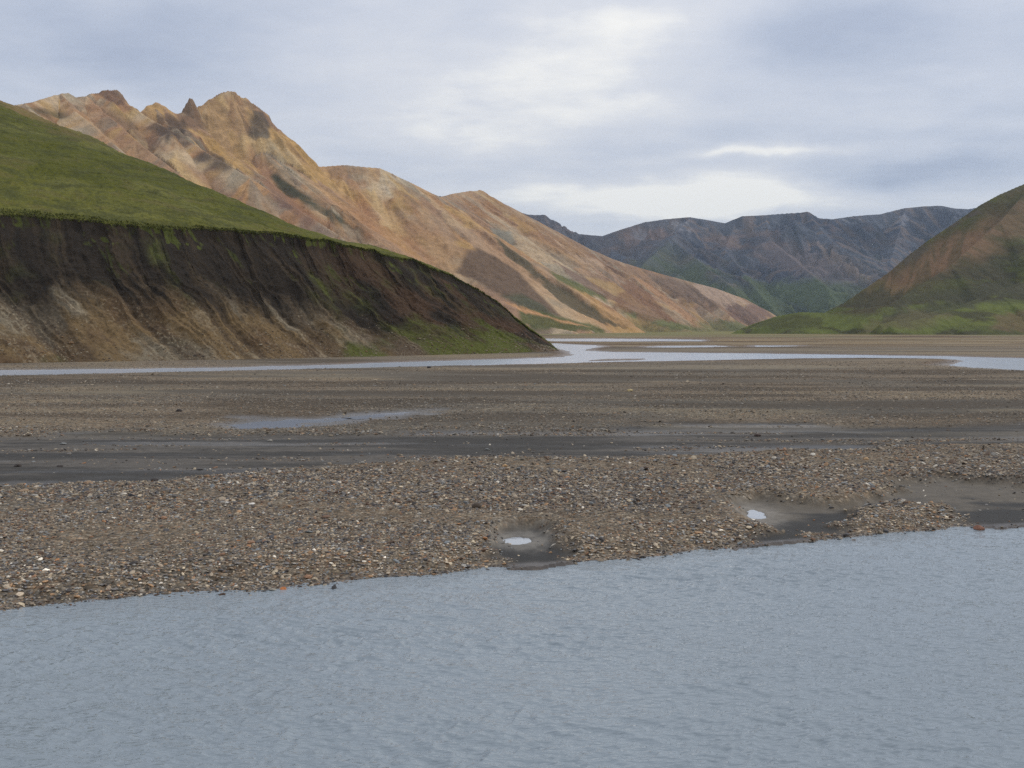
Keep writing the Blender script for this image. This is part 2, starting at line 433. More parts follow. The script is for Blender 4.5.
    # green chutes between the spurs
    m.patch([(472, 224), (500, 240), (530, 262), (556, 286), (590, 306), (616, 318), (640, 328), (600, 322), (560, 300), (520, 268), (490, 244)], dgreen, 0.8, 5, 8, 8)
    m.patch([(548, 270), (575, 280), (606, 296), (606, 302), (580, 292), (556, 280)], A(90, 96, 50, K), 0.85, 5, 6, 6)
    m.patch([(610, 304), (640, 312), (676, 322), (710, 331), (670, 331), (634, 322)], A(96, 104, 60, K), 0.8, 4, 6, 6)
    m.patch([(555, 262), (590, 280), (640, 310), (610, 300), (570, 282)], A(112, 84, 70, K), 0.7, 6, 8, 8)
    m.patch([(490, 228), (510, 232), (516, 242), (496, 240)], A(126, 124, 110, K), 0.8, 6, 8, 8)
    m.patch([(545, 232), (580, 256), (600, 262), (596, 270), (566, 254)], A(178, 150, 122, K), 0.75, 8, 10, 14)
    m.patch([(632, 278), (652, 298), (676, 322), (650, 322), (610, 308), (616, 292)], A(124, 90, 66, K), 0.75, 5, 6, 10)
    m.patch([(634, 276), (660, 292), (690, 314), (706, 328), (694, 328), (664, 302), (640, 284)], A(170, 128, 92, K), 0.7, 4, 4)
    m.patch([(588, 300), (616, 312), (670, 330), (640, 331), (604, 318)], A(176, 138, 94, K), 0.75, 4, 6, 6)
    m.patch([(640, 266), (700, 280), (735, 298), (720, 312), (690, 304), (655, 286)], A(112, 92, 76, K), 0.8, 12, 14, 16)
    m.patch([(690, 284), (724, 290), (748, 304), (730, 306), (706, 298)], A(172, 146, 124, K), 0.75, 6, 12, 16)
    m.patch([(716, 318), (738, 322), (752, 330), (730, 331)], A(98, 100, 66, K), 0.8, 6, 8, 6)
    m.patch([(730, 306), (760, 306), (772, 318), (752, 326), (728, 316)], A(118, 92, 80, K), 0.8, 6, 8, 8)
    # moss on the foot of the slopes
    f = sstep(26, 4, m.z + med * 12) * 0.75
    m.C = mix(m.C, A(106, 108, 66, K), f * sstep(1350, 1700, m.YY))
    return m.build('mountain_range', terrain_mat('rhyolite_scree', 0.12, 3.0, 0.36), -2.5,
                   label='orange and tan bare rhyolite ridge with jagged crags on its left crest')

# ---- the dark range closing the valley
def build_far():
    m = Mountain(380, 1250, 1100, 2700, 5600, 800, 23)
    m.ridge([(380, 205, 4300), (440, 196, 4250), (500, 206, 4200), (527, 214, 4150), (546, 216, 4150), (560, 226, 4150), (580, 234, 4150), (602, 236, 4200), (622, 229, 4250), (645, 222, 4300),
             (665, 219, 4300), (690, 217, 4300), (708, 220, 4300), (725, 223, 4300), (742, 216, 4300), (765, 215, 4300), (790, 213, 4280),
             (806, 212, 4270), (818, 218, 4280), (832, 219, 4350), (855, 216, 4450), (880, 214, 4500), (905, 208, 4550), (925, 206, 4550), (942, 205.5, 4550),
             (955, 208, 4550), (968, 209, 4550), (1020, 200, 4500), (1100, 180, 4400), (1250, 150, 4300)], 0.55, 46, 80, kb=0.8, warp=40)
    m.ridge([(530, 215, 4140), (545, 214.5, 4150), (552, 220, 4150)], 0.8, 4, 30)
    m.ridge([(800, 212.5, 4270), (807, 211, 4270), (816, 216, 4275)], 1.2, 10, 30)
    m.ridge([(580, 234, 4150), (610, 250, 3900), (640, 262, 3700), (680, 275, 3450)], 0.46, 30, 60, warp=40)
    m.ridge([(690, 217, 4300), (675, 235, 4000), (672, 240, 3850), (700, 262, 3600), (735, 290, 3300)], 0.5, 34, 60, warp=40)
    m.ridge([(672, 240, 3850), (645, 262, 3550), (630, 285, 3300)], 0.5, 28, 60, warp=40)
    m.ridge([(765, 215, 4300), (770, 240, 4000), (800, 265, 3700), (830, 290, 3400)], 0.5, 36, 60, warp=40)
    m.ridge([(806, 212, 4270), (830, 240, 4000), (860, 262, 3800), (890, 285, 3600)], 0.5, 36, 60, warp=40)
    m.ridge([(905, 208, 4550), (900, 230, 4300), (890, 262, 4000)], 0.5, 34, 60, warp=40)
    m.ridge([(735, 223, 4300), (725, 250, 4000), (745, 275, 3650), (765, 300, 3300)], 0.46, 34, 60, warp=40)
    m.rough(28, 5)
    m.finish()
    big = fbm(m.X / 600, m.YY / 600, 4, 31); med = fbm(m.X / 150, m.YY / 150, 5, 37)
    st = n1(m.s / 22.0, 4)
    K2 = 1.12
    base = A(78, 80, 88, K2)  # base tinted bluish, carrying some of the valley haze in its colour
    C = base * np.ones(m.z.shape + (1,))
    C = mix(C, A(54, 56, 68, K2), sstep(-0.1, 0.5, med))
    C = mix(C, A(118, 94, 82, K2), sstep(0.35, 0.8, fbm(m.X / 230 + 7, m.z / 90, 5, 39)) * 0.7)
    C = mix(C, A(116, 98, 86, K2), sstep(0.5, 0.9, st) * 0.7)
    C = mix(C, A(54, 54, 62, K2), sstep(0.45, 0.1, n1(m.s / 47.0, 2)) * 0.6)
    C = mix(C, A(100, 92, 88, K2), sstep(0.2, 0.9, big) * 0.4)
    C = mix(C, A(70, 78, 46, K2), sstep(250, 110, m.z + med * 90 + big * 60) * 0.95)
    C = mix(C, A(42, 46, 42, K2), sstep(0.1, 0.6, fbm(m.X / 120, m.YY / 200, 4, 43)) * sstep(280, 120, m.z) * 0.7)
    m.C = C
    m.patch([(668, 240), (700, 262), (740, 285), (700, 282), (650, 275), (640, 262)], A(78, 82, 58, K2), 0.55, 70, 60, 60)
    m.patch([(625, 236), (660, 228), (670, 236), (650, 244), (632, 246)], A(120, 96, 84, K2), 0.7, 30, 30, 40)
    m.patch([(671, 225), (680, 224), (688, 233), (676, 232)], A(140, 138, 140, K2), 0.6, 15, 25, 30)
    m.patch([(686, 229), (692, 229), (690, 236)], A(136, 134, 138, K2), 0.5, 15, 25, 30)
    m.patch([(636, 238), (646, 234), (642, 242)], A(140, 138, 140, K2), 0.6, 15, 25, 30)
    m.patch([(750, 245), (790, 240), (850, 268), (860, 285), (800, 275), (760, 265)], A(112, 96, 92, K2), 0.55, 40, 40, 60)
    m.patch([(810, 236), (830, 250), (870, 280), (862, 282), (820, 255)], A(142, 122, 106, K2), 0.6, 12, 20, 30)
    m.patch([(895, 222), (905, 212), (903, 226)], A(136, 134, 138, K2), 0.5, 12, 20, 30)
    m.patch([(840, 220), (866, 218), (858, 224)], A(140, 138, 140, K2), 0.45, 12, 20, 30)
    m.patch([(740, 290), (800, 280), (860, 286), (860, 300), (780, 310), (740, 305)], A(74, 84, 54, K2), 0.7, 40, 40, 40)
    m.patch([(660, 262), (720, 282), (760, 300), (700, 290)], A(76, 84, 54, K2), 0.6, 30, 40, 40)
    return m.build('mountain_range', terrain_mat('basalt_mountain', 0.03, 8, 0.3), -20,
                   label='dark brown and blue mountains closing the far end of the valley')

# ---- the hill on the right
def build_right():
    m = Mountain(640, 1560, 1300, 640, 1900, 800, 41)
    m.ridge([(1560, 20, 1500), (1300, 70, 1400), (1150, 125, 1330), (1080, 158, 1290), (1024, 184, 1260), (1000, 194, 1250), (980, 205, 1240), (960, 219, 1230), (930, 239, 1215), (910, 254, 1205), (890, 271, 1195), (870, 285, 1190), (845, 302, 1185), (825, 312, 1180), (805, 322, 1175)],
            0.78, 5, 30, kb=0.9)
    m.ridge([(964, 217, 1228), (972, 213, 1235), (978, 208, 1238)], 1.4, 3, 10)
    m.ridge([(905, 258, 1203), (912, 252, 1205), (922, 246, 1210)], 1.5, 3, 10)
    m.ridge([(1040, 176, 1275), (1000, 222, 1170), (950, 266, 1090), (900, 298, 1030), (860, 322, 980)], 0.56, 6, 34, kl=0.85)
    m.ridge([(1150, 125, 1330), (1100, 220, 1150), (1040, 275, 1020), (960, 305, 950), (880, 324, 900)], 0.46, 7, 34, kl=0.85)
    m.ridge([(1300, 70, 1400), (1200, 230, 1100), (1120, 300, 950), (1024, 322, 880), (960, 329, 850)], 0.42, 7, 34, kl=0.85)
    m.ridge([(900, 303, 1010), (860, 309, 1020), (830, 313, 1030), (800, 312, 1040), (775, 316.5, 1050), (755, 323, 1060), (740, 329, 1070)], 0.5, 2, 30)
    m.ridge([(1060, 262, 1060), (1000, 296, 960), (940, 314, 910), (890, 326, 880)], 0.4, 5, 30, kl=0.8)
    m.rough(4, 1.3)
    m.finish()
    big = fbm(m.X / 160, m.YY / 160, 4, 51); med = fbm(m.X / 50, m.YY / 50, 5, 57)
    st = n1(m.s / 8.0, 4)
    green = A(86, 90, 44, 1.0); olive = A(78, 74, 45, 1.0)
    C = mix(green * np.ones(m.z.shape + (1,)), olive, sstep(-0.2, 0.6, med))
    C = mix(C, A(66, 64, 42, 1.05), sstep(0.1, 0.7, big) * 0.6)
    C = mix(C, A(108, 112, 50, 1.05), sstep(0.2, 0.7, -med) * 0.6)
    lay = fbm(m.X / 90 + m.z / 40, m.z / 7 + med * 1.2, 4, 59)
    C = mix(C, A(62, 56, 42, 1.05), sstep(0.15, 0.6, lay) * 0.7)
    C = mix(C, A(102, 106, 48, 1.05), sstep(0.1, 0.6, -lay) * 0.6)
    C = mix(C, A(76, 60, 46, K), sstep(0.7, 1.0, st) * sstep(40, 90, m.z) * 0.6)
    m.C = C
    m.patch([(1024, 184), (1060, 165), (1100, 200), (1080, 260), (1024, 240), (1000, 250), (960, 270), (920, 300), (880, 318), (826, 312), (870, 286), (930, 240), (980, 206)],
            A(80, 72, 48, 1.1), 0.8, 14, 16, 12)
    m.patch([(985, 224), (1024, 206), (1060, 200), (1040, 226), (1000, 240), (960, 262), (920, 284), (890, 298), (866, 302), (858, 300), (895, 277), (940, 247), (966, 233)],
            A(114, 92, 68, 1.1), 0.75, 16, 16, 6)
    m.patch([(985, 222), (1000, 232), (970, 255), (930, 278), (900, 290), (930, 262)], A(138, 106, 78, 1.1), 0.55, 16, 16, 6)
    m.patch([(960, 214), (978, 207), (980, 214), (962, 224), (952, 226)], A(82, 72, 62, K), 0.85, 4, 5)
    m.patch([(900, 258), (922, 244), (926, 250), (906, 264)], A(80, 72, 60, K), 0.85, 4, 5)
    m.patch([(1000, 180), (1040, 172), (1060, 185), (1010, 196)], A(84, 74, 54, K), 0.7, 6, 6)
    sc_ = fbm(m.s / 9, m.d / 60, 4, 63)
    m.C = mix(m.C, A(84, 76, 48, 1.1), sstep(-0.1, 0.5, sc_) * sstep(25, 60, m.z) * 0.55)
    m.C = mix(m.C, A(96, 104, 50, 1.1), sstep(60, 25, m.z + med * 22) * sstep(0.5, -0.3, lay) * 0.5)
    for pl in ([(830, 300), (900, 296), (980, 286), (1024, 284), (1024, 290), (940, 300), (870, 306)], [(960, 275), (1000, 262), (985, 272)],
               [(880, 318), (930, 305), (990, 300), (940, 314), (905, 328)]):
        m.patch(pl, A(66, 64, 46, K), 0.75, 5, 8, 10)
    m.patch([(1000, 316), (1060, 312), (1060, 330), (990, 330)], A(96, 78, 56, K), 0.7, 5, 6, 8)
    m.patch([(860, 324), (920, 312), (950, 316), (930, 330), (860, 330)], A(92, 84, 56, K), 0.6, 5, 6, 8)
    m.patch([(740, 330), (760, 318), (800, 312), (826, 318), (826, 331)], A(76, 76, 40, 1.1), 0.8, 4, 5, 6)
    return m.build('hill', terrain_mat('mossy_slope', 0.14, 1.6, 0.36), -2.0,
                   label='green mossy hillside with a rusty brown scree band, right of the valley')

# ------------------------------------------------------------------ the cut bank and its green hill
def spline(P, n):
    """Catmull-Rom through rows of P, n samples, with knots evenly spread"""
    P = np.asarray(P, float); k = len(P)
    Q = np.vstack([2 * P[0] - P[1], P, 2 * P[-1] - P[-2]])
    u = np.linspace(0, k - 1 - 1e-9, n); i = u.astype(int); t = (u - i)[:, None]
    p0, p1, p2, p3 = Q[i], Q[i + 1], Q[i + 2], Q[i + 3]
    return 0.5 * (2 * p1 + (p2 - p0) * t + (2 * p0 - 5 * p1 + 4 * p2 - p3) * t * t + (3 * p1 - p0 - 3 * p2 + p3) * t ** 3)

knots = [  # base px,py | crest px,py,dY | skyline px,py,Y
    (-380, 369, -440, 196, 24, -520, 10, 330),
    (-180, 364.5, -220, 206, 24, -250, 25, 310),
    (0, 362.5, -38, 213, 24, -60, 77, 275),
    (100, 361, 58, 219, 23, 30, 112, 258),
    (200, 359.5, 152, 226, 21, 130, 155, 232),
    (300, 357.5, 238, 232, 20, 215, 193, 218),
    (390, 355.5, 312, 239.5, 18, 298, 226, 213),
    (450, 354, 372, 250, 15, 366, 246, 217),
    (500, 352.7, 430, 268, 12, 427, 266.5, 226),
    (532, 351.6, 480, 292, 10, 478, 291, 233),
    (549, 350.9, 515, 317, 8, 514, 316.5, 236),
    (558, 350.4, 543, 339, 5, 542.5, 338.8, 237),
    (562, 350.0, 557, 349.0, 2, 556.8, 348.9, 236.5)]

def bank_lines(n):
    B, C, S = [], [], []
    for bx, by, cx, cy, dY, sx, sy, sY in knots:
        g = ground_pt(bx, by, 0.25); B.append((g[0], g[1], 0.05))
        C.append(at(cx, cy, g[1] + dY)); S.append(at(sx, sy, max(sY, g[1] + dY + 1.0)))
    return spline(B, n), spline(C, n), spline(S, n)

def build_bank():
    n = 2400
    B, C, S = bank_lines(n)
    arc = np.concatenate([[0], np.cumsum(np.hypot(np.diff(B[:, 0]), np.diff(B[:, 1])))])
    # ragged lip of the turf
    lip = fbm(arc / 5.0, arc * 0, 5, 3)
    C = C + np.stack([lip * 0.2, lip * 1.3 * sstep(0, 15, C[:, 2]), lip * 0.45], -1)
    nf, ng, nb = 330, 230, 60
    rows, vf, vg = [], [], []
    nrm = np.stack([C[:, 0] - B[:, 0], C[:, 1] - B[:, 1]], -1); nrm /= np.linalg.norm(nrm, axis=1)[:, None] + 1e-9
    for j in range(nf):
        v = (j / (nf - 1))
        r = B + (C - B) * v
        r[:, 2] = B[:, 2] + (C[:, 2] - B[:, 2]) * (0.90 * v + 0.10 * v ** 6 - 0.06 * np.sin(v * math.pi))
        rows.append(r); vf.append(v); vg.append(-1.0)
    for j in range(1, ng):
        v = j / (ng - 1)
        r = C + (S - C) * v
        L = np.hypot(S[:, 1] - C[:, 1], S[:, 0] - C[:, 0])
        r[:, 2] += np.sin(v * math.pi) * L * 0.03
        rows.append(r); vf.append(2.0); vg.append(v)
    Kk = S + np.stack([-nrm[:, 0] * 0, np.full(n, 1.0) * (20 + S[:, 2] * 1.6), -S[:, 2] - 4], -1)
    Kk[:, 0] -= 8
    for j in range(1, nb):
        v = j / (nb - 1)
        r = S + (Kk - S) * v
        r[:, 2] += np.sin(v * math.pi) * S[:, 2] * 0.10
        rows.append(r); vf.append(3.0); vg.append(1 + v)
    P = np.array(rows); nr = len(rows)
    VF = np.array(vf)[:, None] * np.ones(n)[None, :]; VG = np.array(vg)[:, None] * np.ones(n)[None, :]
    U = arc[None, :] * np.ones(nr)[:, None]
    # normals
    du = np.gradient(P, axis=1); dv = np.gradient(P, axis=0)
    N = np.cross(du, dv); N /= np.linalg.norm(N, axis=2)[..., None] + 1e-9
    if N[100, n // 3, 1] > 0: N = -N
    Hc = C[None, :, 2] * np.ones((nr, 1))
    face = VF <= 1.0
    ss = U + VF * 11.0 + fbm(U / 9, VF * 3, 4, 8) * 1.6               # rills lean with the fall line
    g1 = 1 - np.abs(n1(ss / 3.4, 1) * 2 - 1); g2 = 1 - np.abs(n1(ss / 1.35, 2) * 2 - 1); g3 = n1(ss / 0.55, 3)
    env = np.sin(np.clip(VF, 0, 1) * math.pi) ** 0.5 * np.clip(Hc / 22, 0.1, 1)
    lump = fbm(U / 2.2, VF * 22, 5, 61)
    D = np.where(face, env * ((g1 - 0.6) * 0.62 + (g2 - 0.6) * 0.40 + (g3 - 0.5) * 0.24 + lump * 0.36 + fbm(U / 14, VF * 1.6, 3, 19) * 1.1), 0)
    gg = fbm(P[..., 0] / 9, P[..., 1] / 9, 5, 71)
    D = D - np.where(face, np.exp(-((VF - 0.955) / 0.03) ** 2) * 0.4 * np.clip(Hc / 22, 0.1, 1) * (0.6 + 0.8 * n1(U / 3.1, 4)), 0)
    D = np.where(VG > 0, gg * 0.45 * sstep(0, 0.12, VG) * sstep(3, 14, Hc), D)
    P = P + N * D[..., None]
    P[..., 2] += np.where(VG > 0, 0.12 * fbm(P[..., 0] / 1.2, P[..., 1] / 1.2, 3, 81), 0)
    # ---- colours: dark volcanic soil above, washed rhyolite gravel below, moss and turf
    Kb = 1.25
    big = fbm(U / 16, VF * 2.2, 4, 101); med = fbm(ss / 2.2, VF * 2.6, 5, 103); fin = fbm(ss / 0.45, VF * 7, 4, 107) * 0.75 + fbm(U / 0.5, VF * 40, 3, 109) * 0.35
    soil = A(42, 36, 29, Kb); soil2 = A(56, 47, 36, Kb)
    oc, gr, rd, pale = A(104, 86, 60, Kb), A(112, 102, 84, Kb), A(84, 66, 48, Kb), A(158, 142, 116, Kb)
    low = mix(oc * np.ones(U.shape + (1,)), gr, sstep(-0.1, 0.6, big + med * 0.5))
    low = mix(low, rd, sstep(0.0, 0.7, -big + med * 0.4) * 0.8)
    low = mix(low, A(84, 68, 50, Kb), sstep(0.0, 0.6, fin * 0.7 + med * 0.6) * 0.6)
    low = mix(low, pale, sstep(0.3, 1.0, -fin + g1 * 0.4 - 0.2 + med * 0.4) * 0.28)
    low = mix(low, A(58, 48, 38, Kb), sstep(0.55, 0.25, g1) * 0.55)
    top = mix(soil * np.ones(U.shape + (1,)), soil2, sstep(-0.2, 0.7, med))
    top = mix(top, A(34, 31, 27, Kb), sstep(0.1, 0.7, -fin) * 0.6)
    # the light gravel zone is high on the left and dies out to the right
    upx = np.interp(B[:, 0] / B[:, 1] * F + 512, [-400, 0, 130, 300, 400, 480, 560], [0.56, 0.48, 0.55, 0.52, 0.36, 0.16, 0.05])[None, :]
    e = VF - upx - 0.09 * med - 0.06 * (g1 - 0.5) - 0.05 * big - 0.05 * fin
    grit = fbm(U / 0.28, VF * 90, 3, 111)
    low = mix(low, A(150, 138, 114, Kb), sstep(0.5, 0.95, grit) * sstep(-0.3, 0.5, med) * 0.6)
    low = mix(low, A(50, 42, 34, Kb), sstep(0.45, 0.95, -grit) * 0.5)
    Cc = mix(low, top, sstep(-0.20, 0.12, e))
    rgt = sstep(330, 500, B[:, 0] / B[:, 1] * F + 512)[None, :]
    Cc = mix(Cc, A(74, 56, 42, Kb), rgt * sstep(-0.3, 0.4, big + med * 0.6) * 0.8)
    moss = A(76, 80, 34, Kb); mossd = A(58, 62, 32, Kb)
    mz = fbm(U / 10, VF * 3.5, 4, 131) + med * 0.35
    pxB = B[:, 0] / B[:, 1] * F + 512
    mw = np.interp(pxB, [-400, 0, 60, 200, 330, 430, 520, 562], [0.0, 0.06, 0.0, 0.0, 0.22, 0.42, 0.5, 0.3])[None, :]
    zone = sstep(0.6, 0.2, VF) * mw * sstep(200, 420, pxB)[None, :] + 0.35 * mw
    mfac = sstep(0.42, 0.85, zone + (mz + fin * 0.35) * 0.42)
    Cc = mix(Cc, mossd, sstep(0.25, 0.7, zone + mz * 0.4) * 0.6)
    Cc = mix(Cc, moss, mfac * 0.85)
    Cc = mix(Cc, A(66, 70, 32, Kb), sstep(0.35, 0.75, fbm(ss / 3.0, VF * 7 + 3, 5, 145)) * sstep(0.55, 0.8, VF) * 0.6 * sstep(0.3, -0.4, fin))
    # turf hanging over the lip
    drip = VF - (0.99 - 0.07 * sstep(0.0, 0.8, fbm(ss / 1.2, VF * 9, 4, 141)) - 0.16 * sstep(0.3, 1.0, fbm(ss / 3.4, VF * 10, 5, 143)))
    Cc = mix(Cc, A(76, 82, 32, Kb), sstep(0.0, 0.05, drip) * sstep(0.1, -0.4, fin + 0.7 * lump) * 0.65 * (VF <= 1))
    # grass above
    gb = fbm(P[..., 0] / 30, P[..., 1] / 30, 4, 151); gm = fbm(P[..., 0] / 5, P[..., 1] / 3, 5, 153)
    g = mix(A(82, 83, 30, 1.12) * np.ones(U.shape + (1,)), A(94, 93, 38, 1.12), sstep(-0.3, 0.6, gb))
    g = mix(g, A(106, 104, 54, 1.12), sstep(0.0, 0.7, fbm(P[..., 0] / 14, P[..., 1] / 9, 5, 159)) * 0.6)
    g = mix(g, A(68, 70, 36, 1.1), sstep(0.0, 0.8, gm) * 0.65)
    terr = fbm(P[..., 0] / 16, P[..., 2] / 0.9 + gm * 0.8, 4, 155)
    g = mix(g, A(62, 62, 34, 1.1), sstep(0.25, 0.7, terr) * 0.5)
    tus = fbm(P[..., 0] / 0.9, P[..., 1] / 0.7, 3, 157)
    g = mix(g, A(60, 64, 30, 1.1), sstep(0.1, 0.8, tus) * 0.5)
    g = mix(g, A(96, 88, 52, 1.1), sstep(0.35, 0.9, -gm + gb * 0.3) * 0.5)
    g = mix(g, A(132, 104, 74, Kb), sstep(0.72, 0.98, VG + gm * 0.12) * sstep(-200, 0, pxB)[None, :] * sstep(200, 60, pxB)[None, :] * 0.6)
    Cc = np.where((VG > 0)[..., None], g, Cc)
    mat = terrain_mat('bank_soil_and_turf', 1.6, 0.14, 0.45)
    o = make_mesh('hill', P.reshape(-1, 3), grid_faces(nr, n), mat, {'Col': Cc.reshape(-1, 3)}, kind='structure',
                  label='green grass hill cut off by a steep dark soil river bank')
    # fallen stones and clods on the foot of the bank
    m2 = 9000
    rr = (np.abs(rng.normal(0, 0.16, m2)) * nf).astype(int).clip(2, int(nf * 0.8)); cj = rng.randint(0, int(n * 0.9), m2)
    clm = fbm(U[rr, cj] / 3, rr / 40.0, 3, 161); okk = rng.rand(m2) < np.clip(0.45 + clm, 0.05, 1)
    rr, cj = rr[okk], cj[okk]; m2 = len(rr); v0, f0 = ico(); sz = 0.05 * np.exp(np.abs(rng.normal(0, 0.55, m2))); sz = np.minimum(sz, 0.42)
    Vs = v0[None] * (1 + rng.uniform(-0.3, 0.3, (m2, 12, 1))) * np.stack([sz * 1.2, sz, sz * 0.7], -1)[:, None, :] + P[rr, cj][:, None, :]
    pal2 = np.array([A(132, 120, 100, 1.2), A(104, 90, 72, 1.2), A(140, 128, 108, 1.1), A(70, 60, 50, 1.2), A(112, 88, 62, 1.2)])
    make_mesh('rubble', Vs.reshape(-1, 3), (f0[None] + (np.arange(m2) * 12)[:, None, None]).reshape(-1, 3), stone_mat(), {'Col': np.repeat(pal2[rng.randint(0, 5, m2)], 12, 0)}, smooth=False, kind='stuff',
              label='fallen stones strewn over the foot of the cut bank', cat='rubble')
    # grass fringe along the lip and over the turf
    gi = np.where((VG > 0) & (VG < 0.9))
    lipj = rng.randint(0, n, 9000); row = rng.randint(nf - 3, nf + 5, 9000)
    base = P[row, lipj]
    base = base[(Hc[row, lipj] > 3)]
    m = len(base)
    h = rng.uniform(0.08, 0.30, m); a = rng.rand(m) * 6.28
    w = rng.uniform(0.06, 0.16, m)
    dx = np.stack([np.cos(a) * w, np.sin(a) * w, np.zeros(m)], -1)
    lean = rng.normal(0, 0.18, (m, 3)); lean[:, 1] -= 0.15; lean[:, 2] = 0
    up = np.stack([np.zeros(m), np.zeros(m), h], -1)
    V = np.stack([base - dx - [0, 0, .05], base + dx - [0, 0, .05], base + dx * .6 + up * .6 + lean * .5, base + up + lean], 1).reshape(-1, 3)
    fc = np.arange(m * 4).reshape(m, 4)
    cc = np.repeat(mix(A(80, 84, 38, 1.2) * np.ones((m, 1)), A(98, 100, 48, 1.2), rng.rand(m)), 4, 0)
    make_mesh('grass', V, fc, terrain_mat('turf_fringe', 2, 0.01, 0.2), {'Col': cc}, smooth=False, kind='stuff',
              label='ragged grass fringe hanging over the lip of the cut bank', cat='grass')
    return B

# ------------------------------------------------------------------ riverbed
shore_px = [(-500, 652), (-300, 636), (-150, 624), (0, 612), (60, 607), (120, 600), (200, 594), (300, 586), (400, 578), (450, 573), (490, 568), (530, 567), (575, 565), (640, 558), (700, 551),
            (740, 547.5), (800, 541.5), (870, 536), (920, 531), (980, 527), (1024, 524.5), (1200, 512), (1500, 495)]
SH = np.array([ground_pt(a, b, 0.0) for a, b in shore_px])
def shore_y(x):
    return np.interp(x, SH[:, 0], SH[:, 1])

river_px = [(-420, 384), (-100, 378), (0, 375.8), (150, 372.5), (300, 369), (430, 366), (520, 364.2), (600, 362.2), (700, 360.3), (790, 358.6), (860, 357.8), (905, 358.2),
            (940, 358.9), (962, 360.5), (958, 363), (944, 365.3), (975, 368), (1024, 370.5), (1200, 376), (1500, 384), (1500, 366), (1200, 360), (1024, 357.6), (940, 355.6), (840, 354.2), (740, 352.8), (660, 352), (610, 351.5),
            (588, 350.2), (592, 348), (604, 346.8), (596, 345), (574, 344.2), (556, 343.2), (520, 342.8), (480, 342.5),
            (480, 345), (548, 346), (556, 348.2), (566, 351), (572, 354), (560, 356.6), (500, 358.6), (430, 360.6), (340, 363.6), (240, 366.3), (120, 368), (0, 369), (-100, 370.5), (-420, 376)]
chan2_px = [(520, 340.6), (560, 341.3), (600, 341.6), (660, 341.4), (706, 341.3), (704, 339.2), (660, 338.8), (600, 338.4), (566, 338.6), (540, 338.2)]
chan3_px = [(636, 347.2), (680, 347.6), (738, 346.6), (716, 345.2), (660, 345.6)]
chan4_px = [(750, 347.0), (800, 346.2), (800, 345.4), (756, 345.2)]
spit_px = [(580, 360.8), (640, 359.6), (648, 358.6), (600, 358.9)]
isle2_px = [(676, 339.2), (720, 340.4), (716, 339)]
pond_px = [(236, 423.5), (262, 419.5), (300, 417.5), (340, 419), (318, 424.0), (290, 427), (250, 427.5)]
pond2_px = [(346, 417.5), (385, 413.5), (420, 411), (400, 415.5), (360, 419)]
mudband_px = [(-500, 446), (0, 438), (90, 433), (150, 432), (200, 438), (300, 437), (420, 433), (512, 436), (600, 432), (700, 425), (780, 424), (850, 430), (940, 428), (1024, 424), (1500, 424),
              (1500, 446), (1024, 446), (900, 447), (800, 451), (700, 456), (600, 460), (512, 463), (400, 466), (300, 472), (200, 479), (100, 486), (0, 491), (-500, 515)]
mudB_px = [(484, 534), (500, 527), (530, 525), (556, 532), (562, 541), (574, 552), (578, 562), (540, 566), (516, 564), (496, 557), (486, 548)]
mudC_px = [(722, 502), (760, 495), (800, 505), (860, 503), (900, 492), (960, 484), (1024, 486), (1200, 480), (1200, 522), (1024, 524), (985, 527), (960, 521), (940, 508), (900, 505), (866, 511), (860, 524),
           (800, 541), (745, 546), (735, 541), (765, 532), (745, 520), (730, 510)]
mudD_px = [(880, 485), (930, 478), (1024, 484), (1000, 494), (920, 496)]

